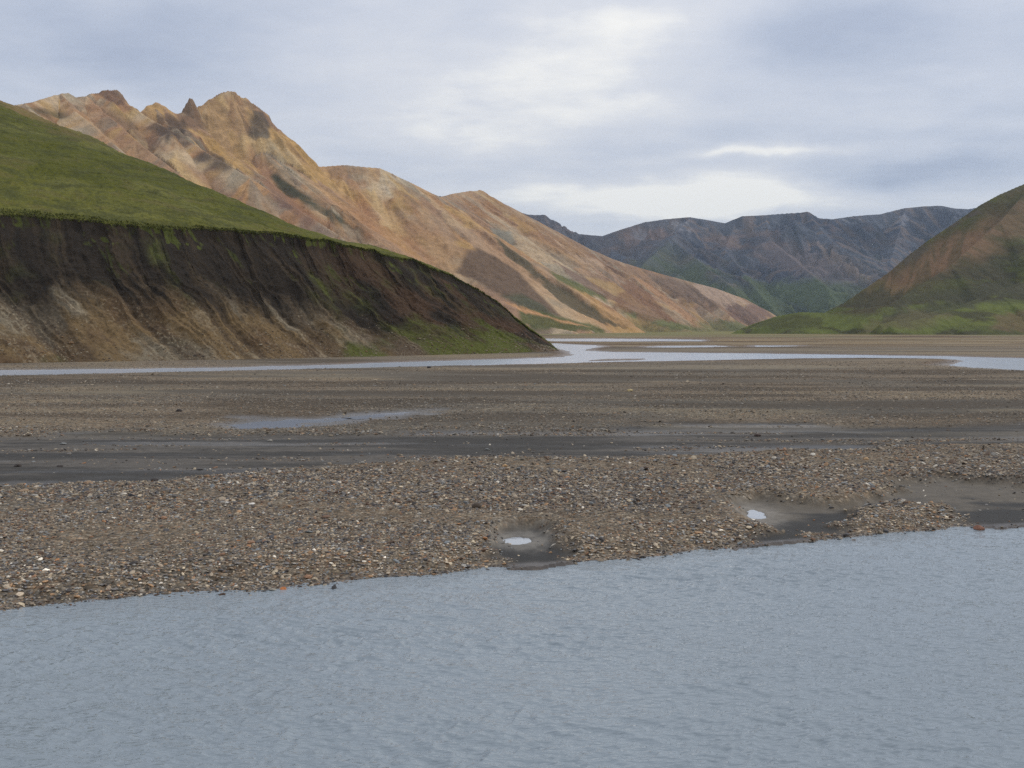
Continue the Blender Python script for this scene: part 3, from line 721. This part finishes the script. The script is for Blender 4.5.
def build_ground():
    nc, nr = 1500, 1250
    px = np.linspace(-420, 1440, nc)
    Y = np.concatenate([np.linspace(-6, 13, 40)[:-1], np.exp(np.linspace(math.log(13), math.log(9000), nr - 39))])
    nr = len(Y)
    Xs = (px[None, :] - 512) / F * np.maximum(Y, 13)[:, None]
    YY = Y[:, None] * np.ones(nc)[None, :]
    d_sh = YY - shore_y(Xs)                                     # metres inland from the far shore
    wob = fbm(Xs / 1.6, YY / 1.6, 4, 201)
    d_sh = d_sh + wob * 0.35
    bigu = fbm(Xs / 14, YY / 10, 4, 205)
    z = np.where(d_sh > 0, 0.30 * sstep(-0.2, 1.6, d_sh) + 0.04 * bigu * sstep(0.5, 3, d_sh) - 0.02, -0.5 * sstep(0, 3, -d_sh) - 0.02)
    z = z + 0.02 * fbm(Xs / 0.5, YY / 0.5, 3, 207) * sstep(0, .5, d_sh)
    # near bank under the photographer
    z = np.where(YY < 9, np.maximum(z, 3.3 * sstep(7.5, 0.5, YY) - 0.5), z)
    far_soft = np.clip(YY / 150.0, 1, 12)
    def carve(z, pix, depth, soft, wobk=1.0, dx=0):
        P = gpoly(pix)
        P_ = np.array(P); x0, y0 = P_.min(0) - 30; x1, y1 = P_.max(0) + 30
        m = (Xs > x0) & (Xs < x1) & (YY > y0) & (YY < y1)
        sd = np.full(Xs.shape, 99.0)
        sd[m] = poly_sd(Xs[m], YY[m], P) + fbm(Xs[m] / 4, YY[m] / 4, 5, 211) * wobk
        return sd
    # flat plain further off
    z = np.where(YY > 60, z + (0.14 - z) * sstep(60, 120, YY), z)
    z = z + 0.5 * sstep(600, 1500, YY) * 0
    wet = np.zeros_like(z); mud = np.zeros_like(z)
    sdr = np.minimum.reduce([carve(z, river_px, 1, 1, 1.0), carve(z, chan2_px, 1, 1, 2.0), carve(z, chan3_px, 1, 1, 2), carve(z, chan4_px, 1, 1, 2)])
    sds = np.minimum(carve(z, spit_px, 1, 1, 0.4), carve(z, isle2_px, 1, 1, 1.0))
    inr = sstep(0.5, -1.2, sdr) * sstep(-0.8, 0.3, sds)
    z = z * (1 - inr) + (-0.25) * inr
    wet = np.maximum(wet, sstep(4, 0.0, sdr))
    # ponds on the bar
    sdp = np.minimum(carve(z, pond_px, 1, 1, 2.2), carve(z, pond2_px, 1, 1, 2.2))
    pin = sstep(1.2, -0.6, sdp)
    z = z + (0.142 + 0.018 * fbm(Xs / 3.5, YY / 1.6, 4, 213) - z) * sstep(3.0, 0.0, sdp) ; z = z - 0.018 * pin
    wet = np.maximum(wet, sstep(2.5, 0, sdp)); mud = np.maximum(mud, sstep(2.5, 0, sdp) * 0.8)
    # mud channels
    ed = fbm(Xs / 6, YY / 1.5, 5, 221)
    sdm = carve(z, mudband_px, 1, 1, 0) + ed * 1.6
    mb = sstep(0.8, -0.8, sdm)
    sB = carve(z, mudB_px, 1, 1, 0) + fbm(Xs / 0.5, YY / 0.5, 4, 223) * 0.25
    sC = np.minimum(carve(z, mudC_px, 1, 1, 0), carve(z, mudD_px, 1, 1, 0)) + fbm(Xs / 0.9, YY / 0.6, 4, 225) * 0.45
    mB = sstep(0.25, -0.3, sB); mC = sstep(0.3, -0.4, sC)
    streak = fbm(Xs / 9, YY / 1.1, 5, 227)                       # bedding lines left by the falling water
    z = z - 0.10 * mb
    for mm in (mB, mC):
        z = z + (0.055 - z) * mm * (d_sh > -0.2)
    pw = fbm(Xs / 0.22, YY / 0.35, 4, 229) * 0.2
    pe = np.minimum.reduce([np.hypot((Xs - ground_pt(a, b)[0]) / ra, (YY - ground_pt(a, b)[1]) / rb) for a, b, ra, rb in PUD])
    z = z - 0.05 * sstep(1.25, 0.8, pe + pw * 1.6)
    mud = np.maximum.reduce([mud, mb * sstep(-0.9, 0.15, -streak + 0.35), mB, mC])
    # ---- colours
    Kg = 1.35
    tan_ = A(122, 112, 97, Kg); brown = A(110, 100, 86, Kg); grey = A(94, 90, 82, Kg)
    b1 = fbm(Xs / 20, YY / 9, 5, 231)
    C = mix(brown * np.ones(Xs.shape + (1,)), grey, sstep(-0.3, 0.5, b1) * 0.8)
    st2 = fbm(Xs / 26, YY / (1.6 + YY * 0.02), 5, 233)
    C = mix(C, A(74, 69, 61, Kg), sstep(0.05, 0.5, st2) * sstep(42, 60, YY) * 0.8)
    C = mix(C, tan_, sstep(70, 140, YY) * 0.4)
    mid = sstep(0.1, 0.7, fbm(Xs / 4, YY / 2.5, 4, 237)) * sstep(1.5, 4, d_sh) * sstep(45, 35, YY)
    C = mix(C, A(86, 78, 70, Kg), mid * 0.5)
    md = mix(A(54, 51, 46, Kg) * np.ones(Xs.shape + (1,)), A(82, 77, 70, Kg), sstep(-0.4, 0.4, streak))
    md = mix(md, A(56, 54, 51, Kg), sstep(0.2, 0.7, fbm(Xs / 14, YY / 0.8, 5, 239)) * 0.8)
    C = mix(C, md, mb)
    fl = mix(A(44, 42, 38, Kg) * np.ones(Xs.shape + (1,)), A(84, 77, 66, Kg), sstep(0.25, 1.0, fbm(Xs / 2.2, YY / 1.3, 3, 247) + (np.maximum(d_sh, 0) - 1.5) * 0.75))
    C = mix(C, fl, np.maximum(mB, mC))
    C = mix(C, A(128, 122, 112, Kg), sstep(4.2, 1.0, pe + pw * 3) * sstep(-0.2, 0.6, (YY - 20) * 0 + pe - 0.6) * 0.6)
    C = mix(C, A(82, 80, 78, Kg), sstep(2.5, 0, sdp) * 0.9)
    C = mix(C, A(70, 60, 50, Kg), sstep(0.35, 0.0, d_sh) * 0.6)
    # beach under the cut bank, olive plain beyond the river
    Xb = (Xs / YY * F + 512)
    far = sstep(250, 330, YY)
    C = mix(C, A(116, 104, 84, Kg), far)
    lg = np.log(YY) * 16
    b3 = fbm(Xs / (YY * 0.22), lg, 5, 249)
    b4 = fbm(Xs / (YY * 0.12), lg * 1.7, 4, 251)
    C = mix(C, A(70, 62, 52, Kg), sstep(0.05, 0.55, b3) * sstep(38, 60, YY) * (1 - far) * 0.65)
    C = mix(C, A(134, 122, 100, Kg), sstep(0.1, 0.7, -b3) * sstep(38, 60, YY) * 0.4)
    b2 = fbm(Xs / 90, YY / 160, 5, 241)
    C = mix(C, A(98, 98, 66, Kg), far * sstep(0.0, 0.5, b2) * sstep(350, 900, YY))
    C = mix(C, A(88, 74, 62, Kg), far * sstep(0.2, 0.6, -b2) * 0.8)
    C = mix(C, A(84, 68, 54, Kg), far * sstep(0.1, 0.5, b4) * 0.8)
    C = mix(C, A(140, 122, 92, Kg), far * sstep(0.15, 0.6, -b4) * 0.5)
    C = mix(C, A(112, 108, 60, Kg), sstep(600, 1100, YY) * (0.45 + 0.4 * sstep(-0.3, 0.3, b3)))
    C = mix(C, A(92, 74, 58, Kg), sstep(6.0, 1.0, sdr) * sstep(120, 150, YY) * 0.7)  # brown channel edges, with the low bank's shadow mixed into the colour
    smooth_ = sstep(0.1, 0.55, st2) * sstep(44, 60, YY) * 0.8
    mud = np.maximum(mud, smooth_)
    wet = np.maximum.reduce([wet, mb * (0.25 + 0.5 * sstep(0, 0.6, fbm(Xs / 12, YY / 2, 4, 243))), np.maximum(mB, mC) * 0.4, sstep(0.5, 0, d_sh) * (d_sh > -1)])
    mud = np.maximum(mud, sstep(400, 1200, YY))
    V = np.stack([Xs, YY, z], -1)
    make_mesh('ground', V.reshape(-1, 3), grid_faces(nr, nc), ground_mat(),
              {'Col': C.reshape(-1, 3), 'mud': mud.ravel(), 'wet': wet.ravel()}, kind='structure',
              label='wide flat river bed of gravel and grey mud')
    return dict(px=px, Y=Y, z=z, mud=mud, wet=wet, d=d_sh, sdr=sdr, sdp=sdp)

def build_water(G):
    # near river, real ripples
    nx, ny = 1500, 950
    tt = np.linspace(-1, 1, nx); x = 17 * tt + 23 * tt ** 5; y = np.linspace(2, 33, ny)
    X, Yw = np.meshgrid(x, y)
    r = 0.35
    u = X * math.cos(r) - Yw * math.sin(r); v = X * math.sin(r) + Yw * math.cos(r)
    w = 0.014 * fbm(u / 0.8, v / 0.34, 3, 301, 0.5) + 0.055 * (ridged(u / 0.30 + 0.3 * fbm(X, Yw, 2, 309), v / 0.14, 2, 303) - 0.5) * (0.75 + 0.35 * fbm(X / 4, Yw / 2, 2, 311)) + 0.014 * fbm(X / 2.6, Yw / 1.3, 2, 305)
    w = w * sstep(-0.1, 1.5, shore_y(X) - Yw) * 0.9 + 0.1 * w
    V = np.stack([X, Yw, w], -1)
    keep = (Yw < shore_y(X) + 2.5)
    f = grid_faces(ny, nx, keep=keep)
    make_mesh('river', V.reshape(-1, 3), f, water_mat('silty_river_water', A(137, 147, 152, 1.0), 0.04, 0.035, 8.0, ior=1.46), kind='structure',
              label='wide grey silty river with small ripples along the gravel bar')
    # distant braided channel
    x = np.linspace(-260, 340, 300); y = np.linspace(95, 520, 300)
    X, Yw = np.meshgrid(x, y); V = np.stack([X, Yw, X * 0], -1)
    make_mesh('river', V.reshape(-1, 3), grid_faces(300, 300), water_mat('pale_river_water', A(192, 200, 210, 1.0), 0.18, 0.05, 1.2), kind='structure',
              label='pale braided river channel winding past the foot of the cut bank')
    def sheet(pix, z, mat, label, grow=1.0):
        P = np.array(gpoly(pix, z)); c = P.mean(0); P = c + (P - c) * grow
        n = len(P); V = np.vstack([np.c_[c[None], [[z]]], np.c_[P, np.full(n, z)]])
        f = np.array([[0, 1 + i, 1 + (i + 1) % n] for i in range(n)])
        return make_mesh('puddle', V, f, mat, smooth=False, kind='structure', label=label)
    pm = water_mat('puddle_water', A(166, 174, 186, 1.0), 0.08, 0.004, 4)
    sheet(pond_px, 0.13, pm, 'shallow bluish pool lying on the middle of the gravel bar', 1.25)
    sheet(pond2_px, 0.13, pm, 'thin shallow pool right of the larger one on the bar', 1.15)
    wm = water_mat('sky_sheen_puddle_water', A(168, 173, 178, 1.0), 0.05, 0.001, 4)  # pale base colour stands in for the sky mirrored in the puddle
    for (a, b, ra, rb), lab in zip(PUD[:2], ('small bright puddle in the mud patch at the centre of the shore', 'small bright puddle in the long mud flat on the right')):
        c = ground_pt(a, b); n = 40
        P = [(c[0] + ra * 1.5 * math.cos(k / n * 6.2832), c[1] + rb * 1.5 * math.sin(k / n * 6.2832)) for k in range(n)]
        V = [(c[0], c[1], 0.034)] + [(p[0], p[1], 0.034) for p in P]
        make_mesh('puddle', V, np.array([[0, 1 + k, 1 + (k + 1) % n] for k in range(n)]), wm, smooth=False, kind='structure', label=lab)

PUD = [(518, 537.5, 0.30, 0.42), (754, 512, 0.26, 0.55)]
PAL = [((150, 136, 116), 4), ((126, 112, 94), 5), ((100, 96, 92), 5), ((78, 76, 76), 3.5), ((176, 160, 134), 2), ((152, 120, 88), 1.3), ((130, 98, 74), 1.0), ((160, 114, 76), 0.25),
       ((206, 196, 178), 0.7), ((92, 72, 58), 3), ((62, 58, 56), 2), ((118, 122, 122), 1.6), ((140, 136, 128), 2.5)]
def ico():
    t = (1 + 5 ** 0.5) / 2
    v = np.array([(-1, t, 0), (1, t, 0), (-1, -t, 0), (1, -t, 0), (0, -1, t), (0, 1, t), (0, -1, -t), (0, 1, -t), (t, 0, -1), (t, 0, 1), (-t, 0, -1), (-t, 0, 1)], float)
    v /= np.linalg.norm(v[0])
    f = np.array([(0, 11, 5), (0, 5, 1), (0, 1, 7), (0, 7, 10), (0, 10, 11), (1, 5, 9), (5, 11, 4), (11, 10, 2), (10, 7, 6), (7, 1, 8), (3, 9, 4), (3, 4, 2), (3, 2, 6), (3, 6, 8), (3, 8, 9), (4, 9, 5), (2, 4, 11), (6, 2, 10), (8, 6, 7), (9, 8, 1)])
    return v, f

def ground_lookup(G, x, y):
    ix = (x / np.maximum(y, 13) * F + 512 - G['px'][0]) / (G['px'][1] - G['px'][0])
    iy = np.interp(y, G['Y'], np.arange(len(G['Y'])))
    ix = np.clip(np.round(ix).astype(int), 0, len(G['px']) - 1); iy = np.clip(np.round(iy).astype(int), 0, len(G['Y']) - 1)
    return iy, ix

def build_stones(G):
    v0, f0 = ico()
    xs, ys, sz = [], [], []
    def band(y0, y1, dens, smin, smax, sig=0.5, cond=None):
        area = 0.62 * (y1 ** 2 - y0 ** 2); n = int(area * dens)
        y = np.sqrt(rng.uniform(y0 ** 2, y1 ** 2, n)); x = rng.uniform(-0.62, 0.62, n) * y
        s = smin * np.exp(np.abs(rng.normal(0, sig, n))); s = np.minimum(s, smax)
        iy, ix = ground_lookup(G, x, y)
        mud = G['mud'][iy, ix]; d = G['d'][iy, ix]; wr = G['sdr'][iy, ix]
        p = 1 - mud * 0.985
        clump = fbm(x / 3, y / 1.8, 4, 401)
        p = p * np.clip(0.62 + 0.75 * clump + 0.9 * np.exp(-((d - 0.9) / 0.9) ** 2), 0.12, 1)
        ok = (rng.rand(n) < p) & (d > -0.25) & (wr > 0.3) & (G['sdp'][iy, ix] > -0.3)
        if cond is not None: ok &= cond(x, y, d)
        xs.append(x[ok]); ys.append(y[ok]); sz.append(s[ok])
    band(16, 26, 290, 0.016, 0.09)
    band(26, 34, 170, 0.022, 0.10)
    band(34, 48, 95, 0.026, 0.12)
    band(48, 80, 22, 0.026, 0.10)
    band(80, 150, 3, 0.04, 0.16)
    x = np.concatenate(xs); y = np.concatenate(ys); s = np.concatenate(sz); n = len(x)
    iy, ix = ground_lookup(G, x, y)
    zg = G['z'][iy, ix]
    print('stones', n)
    sc = np.stack([s * rng.uniform(0.8, 1.5, n), s * rng.uniform(0.7, 1.1, n), s * rng.uniform(0.28, 0.6, n)], -1)
    V = v0[None] * (1 + rng.uniform(-0.28, 0.28, (n, 12, 1))) * sc[:, None, :]
    # tilt and turn
    a = rng.rand(n) * 6.283; ca, sa = np.cos(a)[:, None], np.sin(a)[:, None]
    tl = rng.normal(0, 0.35, n); ct, st = np.cos(tl)[:, None], np.sin(tl)[:, None]
    X, Yv, Z = V[..., 0], V[..., 1], V[..., 2]
    X, Z = X * ct - Z * st, X * st + Z * ct
    X, Yv = X * ca - Yv * sa, X * sa + Yv * ca
    V = np.stack([X + x[:, None], Yv + y[:, None], Z + (zg + sc[:, 2] * rng.uniform(0.1, 0.6, n))[:, None]], -1)
    w = np.array([p[1] for p in PAL]); pal = np.array([A(*p[0], 1.25) for p in PAL])
    ci = rng.choice(len(PAL), n, p=w / w.sum()); col = pal[ci] * np.exp(rng.normal(0, 0.16, (n, 1)))
    mean = A(112, 102, 86, 1.25); far_ = (0.05 + 0.5 * sstep(24, 60, y))[:, None]
    col = col * (1 - far_) + mean * far_
    sh = G['d'][iy, ix]
    wetk = 1 - 0.45 * np.exp(-np.clip(sh, 0, 9) / 0.12)
    col = col * (wetk * (0.93 + 0.34 * np.exp(-((sh - 0.9) / 0.8) ** 2)))[:, None]
    f = (f0[None] + (np.arange(n) * 12)[:, None, None]).reshape(-1, 3)
    make_mesh('gravel', V.reshape(-1, 3), f, stone_mat(), {'Col': np.repeat(col, 12, 0)}, smooth=False, kind='stuff',
              label='loose angular river cobbles covering the gravel bar', cat='gravel')

def build_boulders(G):
    import bmesh
    sm = stone_mat(); sm.name = 'boulder_stone'
    L = [(979, 528.5, 0.36, 0.55, (120, 84, 66), 'reddish brown boulder standing in the river beside the right end of the shore'),
         (283, 588, 0.17, 0.6, (176, 112, 66), 'bright orange stone at the water edge, left half of the shore'),
         (179, 413, 0.42, 0.6, (60, 54, 50), 'dark stone alone on the smooth gravel above the grey mud band'),
         (155, 481, 0.26, 0.55, (58, 52, 48), 'black stone on the lower edge of the grey mud band'),
         (131, 500, 0.24, 0.7, (64, 64, 66), 'dark bluish stone in the gravel just under the mud band'),
         (18, 466, 0.36, 0.45, (58, 50, 44), 'low dark stone in the mud band at the far left'),
         (60, 466.5, 0.26, 0.4, (62, 56, 52), 'small dark stone in the mud band, right of the low one'),
         (476, 512, 0.30, 0.75, (76, 66, 56), 'brown lump of rock in the gravel above the bright central puddle'),
         (429, 367.5, 0.75, 0.5, (44, 40, 38), 'blackish rock at the edge of the distant pale channel'),
         (813, 457, 0.30, 0.6, (196, 188, 172), 'pale whitish stone in the gravel, above the right mud flat'),
         (866, 462, 0.26, 0.6, (170, 140, 104), 'tan stone in the gravel right of the pale one'),
         (505, 470, 0.24, 0.6, (176, 142, 100), 'yellowish stone at the top of the near gravel in the middle'),
         (88, 487, 0.34, 0.4, (140, 116, 92), 'flat orange tan stone lying on the lower mud edge'),
         (24, 494, 0.30, 0.4, (142, 120, 96), 'flat tan slab where the mud meets the left gravel'),
         (757, 436, 0.4, 0.5, (74, 62, 56), 'small brown rock on the mud strip right of centre'),
         (738, 534, 0.16, 0.5, (96, 80, 64), 'brown stone at the left rim of the right mud flat'),
         (252, 508, 0.2, 0.5, (206, 200, 188), 'whitish angular stone in the left gravel'),
         (630, 392, 0.55, 0.5, (170, 152, 110), 'pale yellow rock on the distant gravel flat')]
    for k, (px, py, s, fl, col, lab) in enumerate(L):
        x, y = ground_pt(px, py, 0.2 if y_in(px, py) else 0.02)
        iy, ix = ground_lookup(G, np.array([x]), np.array([y])); zg = float(G['z'][iy[0], ix[0]])
        bm = bmesh.new(); bmesh.ops.create_icosphere(bm, subdivisions=3, radius=1)
        s *= 0.75; r2 = np.random.RandomState(50 + k)
        planes = r2.normal(0, 1, (14, 3)); planes /= np.linalg.norm(planes, axis=1)[:, None]; off = r2.uniform(0.62, 0.95, 14)
        for v in bm.verts:
            p = np.array(v.co)
            for q, o in zip(planes, off):
                dd = p.dot(q) - o
                if dd > 0: p = p - q * dd
            p = p * (1 + 0.03 * math.sin(p[0] * 9 + k) * math.cos(p[1] * 8))
            v.co = (p[0] * s * 0.62, p[1] * s * 0.5, p[2] * s * fl * 0.62)
        me = bpy.data.meshes.new('boulder'); bm.to_mesh(me); bm.free()
        a = me.attributes.new('Col', 'FLOAT_COLOR', 'POINT')
        a.data.foreach_set('color', np.tile(np.append(A(*col, 1.2), 1).astype(np.float32), len(me.vertices)))
        me.materials.append(sm)
        o = bpy.data.objects.new('boulder', me); COL.objects.link(o)
        o.location = (x, y, max(zg, -0.02) + s * fl * 0.22); o.rotation_euler = (0, 0, r2.rand() * 0.8 - 0.4)
        o['label'] = lab; o['category'] = 'boulder'; o['group'] = 'larger rocks lying on the river bed'

def y_in(px, py):
    return not (py > np.interp(px, [p[0] for p in shore_px], [p[1] for p in shore_px]) - 2)

# ------------------------------------------------------------------ sky, sun, haze, camera
def build_world():
    w = bpy.data.worlds.new('World'); scene.world = w; w.use_nodes = True
    t = NT.__new__(NT); t.t = w.node_tree; t.t.nodes.clear()
    out = t.n('ShaderNodeOutputWorld'); bg = t.n('ShaderNodeBackground')
    SUN_EL, SUN_AZ = math.radians(32), math.radians(72)      # azimuth measured from the view direction (+Y) to the right
    sky = t.n('ShaderNodeTexSky'); sky.sky_type = 'NISHITA'; sky.sun_disc = False
    sky.sun_elevation = SUN_EL; sky.sun_rotation = SUN_AZ
    skyc = t.n('ShaderNodeVectorMath', operation='SCALE'); t.l(sky.outputs[0], skyc.inputs[0]); skyc.inputs['Scale'].default_value = 0.10
    gen = t.n('ShaderNodeTexCoord').outputs['Generated']
    sep = t.n('ShaderNodeSeparateXYZ'); t.l(gen, sep.inputs[0])
    X, Y, Z = sep.outputs
    zc = t.math('ADD', t.math('MAXIMUM', Z, 0.0), 0.10)
    cu = t.math('DIVIDE', X, zc); cv = t.math('DIVIDE', Y, zc)
    cm = t.n('ShaderNodeCombineXYZ'); t.l(cu, cm.inputs[0]); t.l(cv, cm.inputs[1])
    n_a = t.noise(cm.outputs[0], 0.55, 6, 0.55).outputs['Fac']
    mp = t.n('ShaderNodeMapping'); mp.inputs['Location'].default_value = (4.2, 1.3, 2); mp.inputs['Scale'].default_value = (0.8, 1.2, 1); t.l(cm.outputs[0], mp.inputs[0])
    n_b = t.noise(mp.outputs[0], 1.5, 6, 0.6).outputs['Fac']
    az = t.math('ARCTAN2', X, Y); el = t.math('ARCSINE', Z)
    wz = t.noise(gen, 5.0, 4).outputs['Fac']; wz2 = t.noise(gen, 9.0, 4).outputs['Fac']
    azw = t.math('ADD', az, t.math('MULTIPLY', t.math('SUBTRACT', wz, 0.5), 0.16))
    elw = t.math('ADD', el, t.math('MULTIPLY', t.math('SUBTRACT', wz2, 0.5), 0.04))
    def blob(px, py, rx, ry):
        a0 = math.atan((px - 512) / F); e0 = math.atan((HOR - py) / F)
        dx = t.math('DIVIDE', t.math('SUBTRACT', azw, a0), rx / F); dy = t.math('DIVIDE', t.math('SUBTRACT', elw, e0), ry / F)
        r = t.math('ADD', t.math('MULTIPLY', dx, dx), t.math('MULTIPLY', dy, dy))
        return t.math('POWER', 2.718, t.math('MULTIPLY', r, -1.0))
    b = t.math('ADD', t.math('MULTIPLY', t.math('SUBTRACT', n_a, 0.5), 1.0), t.math('MULTIPLY', t.math('SUBTRACT', n_b, 0.5), 0.8))
    mp3 = t.n('ShaderNodeMapping'); mp3.inputs['Scale'].default_value = (1.0, 0.8, 1); t.l(cm.outputs[0], mp3.inputs[0])
    n_c = t.noise(mp3.outputs[0], 4.5, 5, 0.6).outputs['Fac']
    b = t.math('ADD', b, t.math('MULTIPLY', t.math('SUBTRACT', n_c, 0.5), 0.25))
    v = t.math('ADD', b, 0.60)
    for px, py, rx, ry, k in BLOBS:
        v = t.math('ADD', v, t.math('MULTIPLY', blob(px, py, rx, ry), k))
    v = t.math('MINIMUM', t.math('MAXIMUM', v, 0.0), 1.0)
    col = t.ramp(v, [(0.0, tuple(lin((158, 168, 190)))), (0.3, tuple(lin((182, 190, 207)))), (0.55, tuple(lin((202, 207, 219)))), (0.8, tuple(lin((219, 221, 227)))), (1.0, tuple(lin((248, 246, 241))))])
    mx = t.mixc(0.92, skyc.outputs[0], col)
    # overcast skies are brighter overhead
    zb = t.math('ADD', 1.0, t.math('MULTIPLY', t.math('POWER', t.math('MAXIMUM', Z, 0.0), 1.0), 0.35))
    sc = t.n('ShaderNodeVectorMath', operation='SCALE'); t.l(mx, sc.inputs[0]); t.l(zb, sc.inputs['Scale'])
    t.l(sc.outputs[0], bg.inputs[0]); bg.inputs[1].default_value = 1.0
    t.l(bg.outputs[0], out.inputs[0])
    w.cycles.sampling_method = 'MANUAL'; w.cycles.sample_map_resolution = 512
    su = bpy.data.lights.new('sun', 'SUN'); su.energy = 1.25; su.angle = math.radians(11); su.color = (1.0, 0.95, 0.88)
    so = bpy.data.objects.new('sun', su); COL.objects.link(so)
    d = np.array([math.sin(SUN_AZ) * math.cos(SUN_EL), math.cos(SUN_AZ) * math.cos(SUN_EL), math.sin(SUN_EL)])
    from mathutils import Vector
    so.rotation_euler = Vector(d).to_track_quat('Z', 'Y').to_euler(); so.location = (0, 0, 300)

BLOBS = [(60, 60, 170, 45, -0.35), (180, 30, 120, 30, -0.15), (650, 22, 100, 26, 0.28), (850, 40, 190, 32, -0.30), (900, 184, 110, 16, -0.6), (755, 157, 80, 6, 0.45), (740, 192, 160, 24, 0.32),
         (690, 205, 150, 20, 0.36), (450, 110, 170, 60, 0.22), (360, 140, 60, 40, -0.05), (1010, 150, 120, 30, -0.1), (560, 60, 120, 50, 0.15), (560, 190, 60, 14, 0.1)]

def build_haze():
    t = NT('valley_haze')
    v = t.n('ShaderNodeVolumePrincipled'); v.inputs['Density'].default_value = HAZE
    v.inputs['Color'].default_value = (0.62, 0.79, 1.0, 1); v.inputs['Anisotropy'].default_value = 0.2
    t.l(v.outputs[0], t.out.inputs['Volume'])
    x0, x1, y0, y1, z0, z1 = -7000, 9500, -40, 9100, -25, 900
    V = [(x, y, z) for x in (x0, x1) for y in (y0, y1) for z in (z0, z1)]
    Fc = [(0, 1, 3, 2), (4, 6, 7, 5), (0, 4, 5, 1), (2, 3, 7, 6), (0, 2, 6, 4), (1, 5, 7, 3)]
    make_mesh('haze', V, Fc, t.m, smooth=False, kind='stuff', label='thin bluish haze filling the valley air', cat='haze')
HAZE = 0.000045

def build_camera():
    c = bpy.data.cameras.new('camera'); o = bpy.data.objects.new('camera', c); COL.objects.link(o)
    c.sensor_width = 36; c.lens = 36 * F / 1024; c.shift_y = (HOR - 384) / 1024
    c.clip_start = 0.1; c.clip_end = 20000
    o.location = (0, 0, CAMZ); o.rotation_euler = (math.radians(90), 0, 0)
    scene.camera = o
    scene.view_settings.view_transform = 'Standard'; scene.view_settings.look = 'None'
    scene.view_settings.exposure = 0.0; scene.view_settings.gamma = 1.0
    scene.cycles.max_bounces = 5; scene.cycles.volume_bounces = 1
    scene.cycles.use_denoising = False; scene.cycles.denoiser = 'OPENIMAGEDENOISE'; scene.cycles.denoising_input_passes = 'RGB_ALBEDO_NORMAL'; scene.cycles.denoising_prefilter = 'ACCURATE'

build_camera(); build_world()
G = build_ground(); build_water(G); build_stones(G); build_boulders(G)
build_bank(); build_range(); build_far(); build_right(); build_haze()
